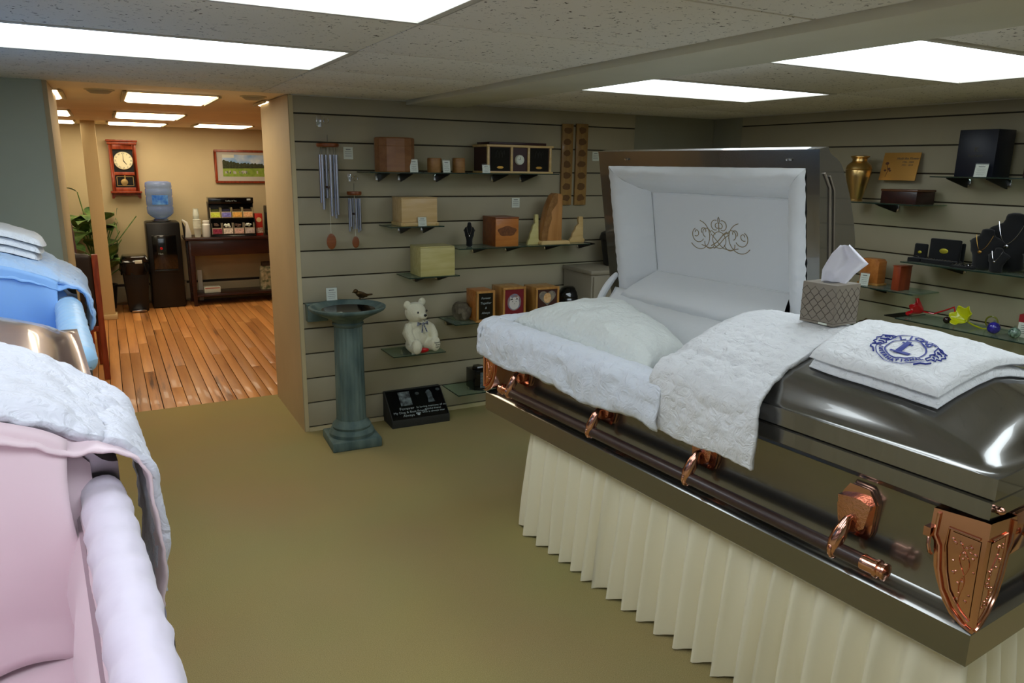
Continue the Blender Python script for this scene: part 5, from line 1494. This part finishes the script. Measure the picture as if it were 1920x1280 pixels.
t, Wd, H, e = photo_box('verse_box', 'orange-brown box with white verse on a black front panel', 893, 927, 545, .245, .15, M['orangewood'], 0)
MB().box(-.012,-.024,-.0,Wd+.012,.0,.010).build('base', M['oak'], t, bevel=.002)
p = MB().box(e,-.004,e,Wd-e,.004,H-e).build('black_panel', M['granite'], t)
k = MB()
for i, s_ in enumerate(['Forever', 'Together', '&', 'Always']): add_text(k, s_, .020, M_wall(Wd/2, -.0045, H*(.76-.16*i)), .0003, shear=.25)
k.build('verse', M['whiteink'], p, smooth=None, kind='stuff')
t, Wd, H, e = photo_box('cat_photo_box', 'wooden photo box with round white cat picture on a red mount', 942, 984, 538, .235, .16, M['oak'])
p = MB().box(e,-.003,e,Wd-e,.004,H-e).build('red_mount', mat('dark_red_mount', (120,24,34), .6), t)
def disc(cx, cz, rx, rz_, y, mt, name, par): 
    return MB().prism([(cx+rx*math.cos(2*math.pi*i/28), cz+rz_*math.sin(2*math.pi*i/28)) for i in range(28)], y-.0006, y, 'y').build(name, mt, par, smooth=None)
cx, cz = Wd/2, H*.52
disc(cx, cz, Wd*.30, Wd*.33, -.0035, mat('photo_blue_grey', (120,140,170), .5, c2=(150,120,110), vscale=60), 'photo', p)
k = MB()
k.prism([(cx+Wd*.22*math.cos(2*math.pi*i/20), cz-.008+Wd*.24*math.sin(2*math.pi*i/20)) for i in range(20)], -.0049, -.0042, 'y')
for s_ in (-1, 1): k.prism([(cx+s_*Wd*.06, cz+Wd*.10),(cx+s_*Wd*.20, cz+Wd*.09),(cx+s_*Wd*.17, cz+Wd*.24)], -.0049, -.0042, 'y')
k.build('printed_cat', mat('photo_white_fur', (215,210,205), .6), p, smooth=None, kind='stuff')
k = MB()
for s_ in (-1, 1): k.prism([(cx+s_*Wd*.08+.003*math.cos(a), cz+.004+.003*math.sin(a)) for a in [i*.7 for i in range(9)]], -.0054, -.005, 'y')
k.prism([(cx-.003,cz-.008),(cx+.003,cz-.008),(cx,cz-.013)], -.0054, -.005, 'y'); k.build('printed_face', M['ink'], p, smooth=None, kind='stuff')
t, Wd, H, e = photo_box('dog_photo_box', 'wooden photo box with heart-shaped dog picture on a brown mount', 1003, 1046, 538, .235, .16, M['oak'])
p = MB().box(e,-.003,e,Wd-e,.004,H-e).build('brown_mount', mat('dark_brown_mount', (66,34,26), .6), t)
hp_ = []
for i in range(40):
    a = 2*math.pi*i/40; hx = 16*math.sin(a)**3; hz = 13*math.cos(a)-5*math.cos(2*a)-2*math.cos(3*a)-math.cos(4*a)
    hp_.append((Wd/2+hx/16*Wd*.36, H*.64+hz/16*Wd*.32))
MB().prism(hp_, -.0042, -.0035, 'y').build('photo', mat('photo_tan_grey', (150,140,120), .5, c2=(110,104,100), vscale=50), p, smooth=None)
disc(Wd/2, H*.62, Wd*.16, Wd*.19, -.0045, mat('photo_orange_fur', (214,160,96), .6, c2=(230,190,140), vscale=80), 'printed_dog', p)
x, z_ = A(975, 536, .12)
t = thing('black_figurine', 'small black figurine behind the cat photo box', 'figurine', (x, YA-.05, z6))
hz = z_-z6
k = MB(); k.ell((0,0,hz-.02),(.016,.014,.018),14,10); k.tube([(0,0,hz-.03),(.005,0,hz*.6),(.01,0,.05),(.01,0,.0)],[.010,.022,.03,.034],12); k.tube([(.005,0,hz-.04),(.04,0,hz-.045),(.065,0,hz-.035)],[.007,.007,.005],8)
k.build('figure', M['velvet'], t, remesh=.005)
x, _ = A(1066, 575, .15)
t = thing('black_round_urn', 'black ribbed round urn at the right end of the low shelf', 'urn', (x, YA-.14, z6))
zt = A(1066, 537, .15)[1]-z6
k = MB(); 
prf = [(.03,0)]+[(.095*math.sin(math.pi*(.12+.80*i/16))**.7+.003*math.sin(i*2.6), zt*i/16) for i in range(17)]+[(.001,zt)]
k.lathe(prf, n=32, sq=.8); k.build('body', M['blackgloss'], t)

# ---- black cube urn shelf bottom
_, z7 = A(885, 736, .24)
xl, _ = A(850, 724, .18)
shelfA('lowest glass shelf, under the black cube urn near the floor', xl, xl+.30, z7, .26, [xl+.2])
x0, x1, zb, zt = front(890, 916, 695, 732, .21)
t = thing('cube_urn', 'small black cube urn with pale etched picture on the lowest shelf', 'urn', (x0, YA-.21, z7+.0005))
s_ = .105
MB().box(0,0,0,s_,.13,zt-z7).build('body', M['granite'], t, bevel=.003)
MB().lathe([(s_*.40,zt-z7),(s_*.40,zt-z7+.012),(s_*.34,zt-z7+.02)], (s_/2,.062,0), 6).build('lid', M['granite'], t, smooth=20)
MB().box(.04,-.0008,.01,s_-.012,-.0002,zt-z7-.012).build('etched_picture', mat('etched_blue_grey', (110,128,134), .7, c2=(50,60,64), vscale=60), t)

# ---- granite memorial on the floor
fl_, fy = PZ(752, 802, 0); fr_, fy2 = PZ(838, 786, 0)
t = thing('granite_memorial', 'slanted black granite memorial with white etched pet pictures on the carpet', 'memorial', (fl_-.055, fy+.0, 0), R(-2))
Wd = fr_-fl_+.06
k = MB()
side = [(.0,0),(.0,.05),(.17,.190),(.205,.190),(.205,0)]
k.prism([(y, z) for y, z in side], 0, Wd, 'x'); k.build('block', M['granitedge'], t, bevel=.002)
nrm = Vector((0,-(.190-.05),.17)).normalized()
def slope(u, v, d=.0015):
    y = .0+.17*v; z = .05+.14*v; return (u+0, y+nrm.y*d, z+nrm.z*d)
k = MB(); k.add([slope(.006,.01),slope(Wd-.006,.01),slope(Wd-.006,.985),slope(.006,.985)], [(0,1,2,3)]); pf = k.build('polished_face', M['granite'], t, smooth=None)
slopeM = Matrix.Translation((0,0,.05)) @ Matrix(((1,0,0,0),(0,.772,nrm.y,0),(0,.636,nrm.z,0),(0,0,0,1))) @ Matrix.Diagonal((1,.90,1,1))
k = MB()
add_text(k, 'Forever', .030, slopeM @ Matrix.Translation((Wd*.30,.085,.003)), .0003)
add_text(k, 'My Dog & Best Friend', .024, slopeM @ Matrix.Translation((Wd*.34,.055,.003)), .0003)
add_text(k, 'Always', .026, slopeM @ Matrix.Translation((Wd*.30,.028,.003)), .0003)
add_text(k, 'In loving memory of our', .021, slopeM @ Matrix.Translation((Wd*.74,.085,.003)), .0003)
add_text(k, 'faithful friend', .02, slopeM @ Matrix.Translation((Wd*.74,.062,.003)), .0003)
add_text(k, 'who is always near', .02, slopeM @ Matrix.Translation((Wd*.74,.040,.003)), .0003)
k.build('engraved_text', M['whiteink'], pf, smooth=None, kind='stuff')
k = MB(); k.T = slopeM; k.box(Wd*.22,.11,.002,Wd*.42,.225,.003); k.build('etched_portrait', mat('etched_portrait', (130,140,140), .7, c2=(20,22,22), vscale=34), pf)
k = MB(); k.T = slopeM; k.prism([(Wd*.70,.115),(Wd*.82,.115),(Wd*.80,.15),(Wd*.80,.20),(Wd*.77,.222),(Wd*.73,.215),(Wd*.70,.20),(Wd*.715,.16)], .002, .003); k.build('etched_figure', mat('etched_grey2', (90,100,102), .7, c2=(40,44,44), vscale=40), pf)
k = MB(); k.T = slopeM
k.ell((Wd*.47,.028,.003),(.010,.008,.0008),10,4)
for a in (-.012,-.004,.005,.013): k.ell((Wd*.47+a,.041-abs(a)*.3,.003),(.0035,.005,.0008),8,4)
k.build('etched_paw', M['whiteink'], pf, kind='stuff')
for q in ((.55,.20),(.93,.215)):
    k = MB(); k.T = slopeM; k.ell((Wd*q[0],q[1],.002),(.014,.012,.0008),12,4); k.build('etched_flower', mat('etched_dim', (60,66,66), .8), pf)

# ---- bird bath
BX, BY, ZR = 1.135, 4.02, .80
t = thing('bird_bath', 'verdigris pedestal bird bath standing before the back slat wall', 'bird bath', (BX, BY, 0), R(-3))
k = MB(); b0, b1 = .142, .118
MB().box(-b0,-b0,0,b0,b0,.055).build('plinth', M['bath'], t, bevel=.008)
MB().lathe([(.128,.055),(.130,.075),(.120,.092),(.108,.098),(.112,.112),(.105,.125),(.092,.135),(.086,.15)], n=40).build('foot', M['bath'], t)
k = MB(); vs = []
def colf(u, v):
    a = 2*math.pi*u; r_ = .082-.006*v+.0035*abs(math.cos(a*10))
    return (r_*math.cos(a), r_*math.sin(a), .14+.56*v)
k.grid(colf, 121, 10); k.build('column', M['bath'], t, smooth=50)
MB().lathe([(.078,.695),(.086,.705),(.088,.715),(.082,.72),(.092,.735),(.13,.755),(.175,.775),(.205,.79),(.213,.80),(.213,.808),(.203,.812),(.192,.806),(.165,.788),(.12,.772),(.06,.765),(.001,.764)], n=56).build('bowl', M['bath'], t, smooth=60)
def rimpt(px, py, z): return PZ(px, py, z)
t = thing('black_dish', 'black shallow dish lying inside the bird bath bowl', 'dish', (BX+.0, BY-.02, .776))
MB().lathe([(.001,.0),(.10,.002),(.145,.016),(.148,.019),(.10,.007),(.001,.005)], n=40).build('dish', M['granite'], t)
t = thing('white_ticket', 'small white ticket lying in the front of the bird bath', 'price card', (BX-.085, BY-.13, .800), R(10), 'price cards')
MB().box(-.022,-.012,0,.022,.012,.001).build('card', M['paper'], t)
card('price card standing behind the bird bath rim', BX-.035, BY+.19, .812, .062, .072, 0, .05)
# bird
bx_, by_ = PZ(700, 557, .81)
t = thing('bird_figure', 'small bronze bird perched on the bird bath rim', 'figurine', (BX+.125, BY+.155, .811), R(8))
k = MB()
k.ell((0,0,.030),(.034,.020,.019),18,12,rot=Matrix.Rotation(R(28),3,'Y')); k.ell((-.030,0,.052),(.015,.013,.014),14,10)
k.tube([(-.042,0,.050),(-.056,0,.043)],[.006,.001],8); k.tube([(.02,0,.026),(.05,0,.024),(.078,0,.026)],[.012,.007,.004],8)
k.build('body', M['birdm'], t, remesh=.003)
MB().tube([(-.004,.006,.012),(-.004,.006,-.002)], .0022, 6).build('leg', M['birdm'], t)
MB().tube([(-.004,-.006,.012),(-.004,-.006,-.002)], .0022, 6).build('leg', M['birdm'], t)
for sy in (-1, 1): MB().ell((.010,sy*.018,.032),(.030,.004,.013),12,8,rot=Matrix.Rotation(R(25),3,'Y')).build('wing', M['birdm'], t)
# small teal box shelf behind the bath
x0, z0_ = A(582, 603, .12); x1, _ = A(621, 603, .12); zt = A(600, 585, .12)[1]
t = thing('slate_box', 'blue-grey slate box hung on the slat wall left behind the bird bath', 'box', (x0, YA-.001, z0_-.015))
MB().box(0,-.06,0,x1-x0,-.001,zt-z0_+.045).build('box', M['bath'], t, bevel=.003)
MB().box(-.004,-.064,zt-z0_+.0455,x1-x0+.004,-.001,zt-z0_+.053).build('lid', M['bath'], t, bevel=.002)

# ---- grey cabinet with dark urn beside the open lid
x0, _ = A(1098, 550, .30); _, zc = A(1110, 505, .30)
t = thing('display_cabinet', 'grey laminate display cabinet behind the open casket lid', 'cabinet', (x0, YA-.36, 0))
MB().box(0,0,0,.62,.335,zc-.028).build('body', M['cabinet'], t, bevel=.003)
MB().box(-.008,-.01,zc-.027,.63,.338,zc).build('top', M['cabinet'], t, bevel=.003)
for i in range(2): MB().box(.012+.302*i,-.016,.08,.306+.302*i,-.001,zc-.04).build('door', M['cabinet'], t, bevel=.003)
x, _ = A(1145, 500, .18)
t = thing('dark_urn', 'tall dark pewter urn on the cabinet, half hidden by the casket lid', 'urn', (x+.03, YA-.18, zc))
zt = A(1130, 418, .18)[1]-zc
MB().lathe([(.06,0),(.075,.01),(.085,.08),(.105,.20),(.112,zt*.62),(.10,zt*.76),(.055,zt*.84),(.035,zt*.87)], n=36).build('body', M['pewter'], t)
MB().lathe([(.036,zt*.872),(.045,zt*.885),(.04,zt*.92),(.02,zt*.95),(.022,zt*.98),(.001,zt)], n=30).build('lid', M['pewter'], t)

# ================================================================== goods on the right slat wall
# top shelf with the brass urn
_, w1 = B(1660, 381, .22)
ya, _ = B(1730, 381, .22); yb = ya+.42
shelfB('glass shelf under the brass urn on the right slat wall', ya, yb, w1, .24, [B(1681,390,0)[0]])
y_, _ = B(1601, 378, .14)
t = thing('brass_urn', 'brushed brass vase-shaped urn beside the open casket lid', 'urn', (XB-.13, y_, w1))
zt = B(1603, 292, .13)[1]-w1; q = zt/.26
MB().lathe([(.038*q,0),(.040*q,.004*q),(.036*q,.012*q),(.052*q,.08*q),(.066*q,.14*q),(.071*q,.175*q),(.070*q,.178*q),(.072*q,.180*q),(.070*q,.183*q),(.072*q,.186*q),(.066*q,.205*q),(.048*q,.222*q),(.040*q,.228*q)], n=48).build('body', M['brass'], t)
MB().lathe([(.041*q,.2285*q),(.040*q,.242*q),(.052*q,.254*q),(.052*q,.257*q),(.030*q,.262*q),(.001,.263*q)], n=48).build('lid', M['brass'], t)
y0, zb_ = B(1716, 336, .05); y1, _ = B(1648, 338, .05); zt = B(1680, 286, .05)[1]
t = thing('gold_plaque', 'gold engraved plaque with a rose leaning on the right slat wall', 'plaque', (XB-.055, y0, B(1680,338,.05)[1]), 0)
Hp = zt-B(1680,338,.05)[1]; Wp = y1-y0
MB().add([(0,0,0),(0,Wp,0),(.03,Wp,Hp),(.03,0,Hp),(.004,0,0),(.004,Wp,0),(.034,Wp,Hp),(.034,0,Hp)],[(0,1,2,3),(4,7,6,5),(0,4,5,1),(3,2,6,7),(0,3,7,4),(1,5,6,2)]).build('plate', mat('satin_gold_sheet', (196,146,74), .35, metal=.7), t)
MR = Matrix.Translation((.0, 0, 0)) @ Matrix.Rotation(math.atan2(.03,Hp), 4, 'Y') @ Matrix(((0,0,-1,0),(-1,0,0,0),(0,1,0,0),(0,0,0,1)))
k = MB()
add_text(k, 'Hold the Flower', .020, MR @ Matrix.Translation((-Wp*.32,Hp*.80,.0006)), .0003, shear=.2)
add_text(k, '1926 - 2004', .014, MR @ Matrix.Translation((-Wp*.30,Hp*.67,.0006)), .0003)
add_text(k, '1931 - 2010', .014, MR @ Matrix.Translation((-Wp*.30,Hp*.56,.0006)), .0003)
k.build('engraved_text', M['ink'], t, smooth=None, kind='stuff')
k = MB(); k.T = MR
k.tube([(-Wp*.84,Hp*.12,0),(-Wp*.80,Hp*.35,0),(-Wp*.86,Hp*.6,0)], .0016, 5)
for (a, b_, r_) in ((-.86,.62,.012),(-.78,.42,.010),(-.88,.36,.009),(-.74,.35,.008)): k.ell((Wp*a,Hp*b_,0),(r_,r_*.7,.001),10,4)
k.build('etched_rose', mat('etched_brown', (90,52,30), .6), t, kind='stuff')
y0, _ = B(1717, 380, .2); y1, _ = B(1650, 380, .2); zt = B(1690, 355, .2)[1]-w1
t = thing('wood_box', 'flat dark brown wooden box beneath the gold plaque', 'box', (XB-.2, y0, w1))
MB().box(0,0,0,.16,y1-y0,zt-.012).build('body', M['mahog'], t, bevel=.002)
MB().box(-.003,-.003,zt-.0115,.163,y1-y0+.003,zt).build('lid', wood('brown_lid', (84,50,28), (100,62,34), axis='y'), t, bevel=.002)
# shelf with the dark blue box
_, w2 = B(1840, 332, .22)
yr, _ = B(1980, 332, .22); yl, _ = B(1748, 330, .22)
shelfB('glass shelf under the dark blue box at upper right', yr, yl, w2, .24, [B(1815,340,0)[0], B(1890,342,0)[0]])
y0, _ = B(1860, 330, .2); y1, _ = B(1788, 330, .2); zt = B(1825, 243, .2)[1]-w2
t = thing('navy_box', 'tall dark navy box with gold lettering at upper right', 'box', (XB-.2, y0, w2))
MB().box(0,0,0,.15,y1-y0,zt).build('carton', mat('navy_card', (14,18,34), .4), t, bevel=.003)
k = MB(); ML = Matrix.Translation((-.0006,(y1-y0)/2,zt*.58)) @ Matrix(((0,0,-1,0),(-1,0,0,0),(0,1,0,0),(0,0,0,1)))
add_text(k, 'K', .035, ML, .0003); add_text(k, 'Guest Register', .012, ML @ Matrix.Translation((0,-.03,0)), .0003)
k.build('gilt_lettering', mat('dull_gilt', (70,64,44), .5), t, smooth=None, kind='stuff')
y_, _ = B(1838, 330, .23)
card('price card in front of the dark navy box', XB-.235, y_, w2, .062, .062, R(-90), .15)
t = thing('dark_box', 'dark box just inside the right edge beside the navy box', 'box', (XB-.2, B(1960,330,.2)[0], w2))
MB().box(0,0,0,.12,B(1917,330,.2)[0]-B(1960,330,.2)[0],.17).build('carton', M['mahog'], t, bevel=.003)
# jewellery shelf
_, w3 = B(1800, 503, .24)
yl, _ = B(1690, 491, .25); yr, _ = B(1980, 520, .25)
shelfB('long glass shelf under the black jewellery displays', yr, yl, w3, .26, [B(1805,512,0)[0]])
def jbox(name, label, pxl, pxr, pyt, off, dep, gold):
    y0, _ = B(pxr, 495, off); y1, _ = B(pxl, 495, off); zt = B((pxl+pxr)/2, pyt, off)[1]-w3
    t = thing(name, label, 'jewellery box', (XB-off, y0, w3), 0, 'black jewellery boxes')
    MB().box(.012,0,0.0,.012+.02,y1-y0,zt).build('display_board', M['velvet'], t, bevel=.008)
    MB().box(-dep*.4,0,0,.011,y1-y0,.022).build('tray', M['velvet'], t, bevel=.004)
    if gold: MB().ell((.011,(y1-y0)/2,zt*.52),(.003,gold[0],gold[1]),20,10).build('gold_piece', mat('yellow_gold_piece', (190,180,60), .4, metal=.6), t)
    return t, y1-y0, zt
t, Wd, H = jbox('ring_box', 'small black ring box at the left end of the jewellery shelf', 1707, 1731, 456, .17, .09, (.011,.008))
MB().tube([(-.012,Wd*.3,.026),(-.016,Wd*.5,.032),(-.012,Wd*.7,.026)], .002, 6).build('ring', M['chrome'], t)
t, Wd, H = jbox('jewellery_case', 'wide black jewellery case with gold oval in its middle', 1735, 1793, 448, .16, .12, (.024,.014))
k = MB(); rr = random.Random(3)
for i in range(24): k.ell((-.02+rr.uniform(-.01,.012), Wd*(.05+.9*i/24), .024), (.004,.004,.0025), 6, 4)
k.build('bracelet_links', M['chrome'], t, kind='stuff')
t, Wd, H = jbox('jewellery_board', 'narrow black display board just right of the gold oval case', 1794, 1801, 456, .12, .10, None)
y_, _ = B(1812, 498, .19)
t = thing('chain_tray', 'tray of heaped silver chains on the jewellery shelf', 'tray', (XB-.19, y_, w3))
MB().box(-.05,-.055,0,.05,.055,.012).build('tray', M['velvet'], t, bevel=.003)
k = MB(); rr = random.Random(8)
for i in range(14):
    yy = -.045+.09*i/13; pts = [(-.04+.08*q/8, yy+rr.uniform(-.005,.005), .014+.006*math.sin(q+i)) for q in range(9)]
    k.tube(pts, .0016, 5)
k.build('silver_chains', M['chrome'], t, kind='stuff')
for (px, pyb, pyt, off, s_, pend, lb, rz) in ((1841, 500, 427, .19, 1, 'gold', 'small black velvet bust with gold pendant, left of the large bust', -95), (1888, 500, 397, .13, 1, 's', 'large black velvet bust with silver pendant at right edge', -88),
                                   (1866, 508, 463, .235, 1, 's', 'lowest small black velvet bust in front of the two taller ones', -95)):
    y_, _ = B(px, pyb, off); zt = B(px, pyt, off)[1]-w3
    b = bust('necklace_bust', lb, XB-off, y_, w3, zt*1.0, R(rz), pend)
    b.scale = (1.9, 1.3, 1)
y_, _ = B(1925, 505, .22)
t = bust('necklace_bust', 'black velvet bust with silver drop cut by the right edge', XB-.215, y_-.02, w3, .15, R(-90), 's'); t.scale = (1.6, 1.2, 1)
# wood keepsakes shelf
_, w4 = B(1650, 541, .22)
yr, _ = B(1718, 536, .22); yl = yr+.36
shelfB('glass shelf under the two wooden keepsakes right of the tissue box', yr, yl, w4, .24, [B(1662,545,0)[0]])
y0, _ = B(1646, 530, .14); y1, _ = B(1612, 530, .14); zt = B(1630, 484, .14)[1]-w4
t = thing('wood_keepsake', 'honey-coloured wooden keepsake urn behind a price card', 'urn', (XB-.15, y0, w4))
MB().box(-.006,-.008,0,.08,y1-y0+.008,.012).build('base', M['oak'], t, bevel=.002)
MB().prism([(0,.0125),(y1-y0,.0125),(y1-y0,zt-.015),(y1-y0-.015,zt),(.015,zt),(0,zt-.015)], 0, .07, 'x').build('body', M['orangewood'], t, bevel=.002)
y_, _ = B(1619, 529, .2); card('price card leaning before the honey-coloured keepsake', XB-.2, y_, w4, .05, .07, R(-75), .2)
y0, _ = B(1685, 535, .2); y1, _ = B(1672, 535, .2); zt = B(1675, 497, .2)[1]-w4
t = thing('cherry_box', 'small reddish brown wooden box at the right end of its shelf', 'box', (XB-.2, y0, w4))
MB().box(0,0,0,.10,.045,zt-.006).build('body', M['cherry'], t, bevel=.002)
MB().box(-.002,-.002,zt-.0055,.102,.047,zt).build('lid', M['cherry'], t, bevel=.001)
# art glass shelf
_, w5 = B(1780, 615, .27)
yl, _ = B(1680, 597, .27); yr, _ = B(1985, 655, .27)
shelfB('long glass shelf of coloured glass flowers and balls', yr, yl, w5, .28, [B(1700,620,0)[0], B(1900,660,0)[0]])
def flower(label, px, py, off, cm, s, dirv, stem, nm):
    y_, z_ = B(px, py, off)
    t = thing('glass_flower', label, 'glass flower', (XB-off, y_, w5), 0, 'blown glass flowers')
    m_ = mat(nm, cm, .12, coat=.5, spec=.6)
    k = MB(); d = Vector(dirv).normalized(); rot = d.to_track_quat('Z', 'Y').to_matrix()
    c0 = Vector((0,0,.008+.040*s))
    def fl(u, v):
        a = 2*math.pi*u; r_ = (.006+.042*v**.8)*(1+.12*math.sin(6*a)*v**2); h = .055*v+.008*math.sin(6*a+1)*v**2
        return c0+rot @ Vector((r_*math.cos(a)*s, r_*math.sin(a)*s, (h-.03)*s))
    k.grid(fl, 49, 10); k.build('petals', m_, t, smooth=180, solid=.0025)
    k = MB(); b0 = c0+rot @ Vector((0,0,-.03*s)); k.tube([b0]+[b0+Vector(p) for p in stem], .0042, 8); k.build('stem', m_, t)
    return t
flower('red glass flower with long bent stem', 1718, 590, .17, (190,20,30), 1.05, (-.5,.6,.35), [(.02,-.05,-.005),(.02,-.12,.03),(.02,-.155,.05),(.02,-.165,.02),(.02,-.17,-.02)], 'red_glass')
flower('yellow glass flower with ruffled rim', 1805, 602, .2, (200,205,20), 1.1, (-.7,.15,.5), [(.03,-.02,-.02),(.06,-.05,-.035),(.09,-.08,-.036)], 'yellow_glass')
def ball(label, px, py, off, rpx, c, c2, nm):
    y_, z_ = B(px, py, off); r_ = rpx
    t = thing('glass_ball', label, 'glass ball', (XB-off, y_, w5), 0, 'art glass balls')
    MB().ell((0,0,r_),(r_,r_,r_),28,18).build('ball', mat(nm, c, .05, c2=c2, vscale=60, coat=.8), t, smooth=180)
    MB().lathe([(.004,2*r_-.002),(.006,2*r_+.004),(.004,2*r_+.009)], n=12).build('loop', M['glass'], t)
ball('black glass ball between the red and yellow flowers', 1775, 603, .17, .019, (14,8,10), (40,14,20), 'black_glass_ball')
ball('cobalt blue glass ball on the art glass shelf', 1863, 615, .2, .030, (24,18,110), (60,50,170), 'cobalt_glass')
ball('green marbled glass ball at the right of the art glass shelf', 1902, 625, .21, .027, (20,50,38), (150,180,160), 'green_glass')
y_, _ = B(1860, 600, .08)
t = thing('glass_ring', 'thin yellow glass ring standing behind the blue ball', 'glass ornament', (XB-.08, y_, w5))
k = MB(); k.tube([(0,.030*math.cos(a),.034+.030*math.sin(a)) for a in [2*math.pi*i/30 for i in range(30)]], .004, 8, close=True); k.build('ring', mat('olive_glass', (130,132,40), .15, trans=.3), t)
y_, _ = B(1925, 625, .15)
t = thing('boxed_ornament', 'white and red carton at the right edge of the art glass shelf', 'box', (XB-.15, y_-.03, w5), R(8))
MB().box(0,0,0,.08,.07,.11).build('carton', M['paper'], t, bevel=.002)
MB().box(-.001,-.001,.075,.081,.071,.112).build('red_top', mat('red_top', (150,30,36), .5), t)
k = MB()
for i in range(5): k.box(-.0015,.012,.02+.01*i,-.0002,.058,.022+.01*i)
k.build('print', M['ink'], t, smooth=None, kind='stuff')
# dark leaf ornament behind the tissue box
y_, z_ = B(1617, 612, .12)
t = thing('dark_ornament', 'small dark bronze leaf ornament right behind the tissue box', 'figurine', (XB-.12, y_, z_-.0))
shelfB('glass shelf behind the tissue box, mostly hidden', y_-.06, y_+.30, z_, .24, [y_+.1])
k = MB(); k.ell((0,0,.02),(.02,.035,.02),14,10); k.ell((0,-.02,.035),(.008,.022,.022),10,8,rot=Matrix.Rotation(R(30),3,'X'))
k.build('leaf', M['birdm'], t, remesh=.005)
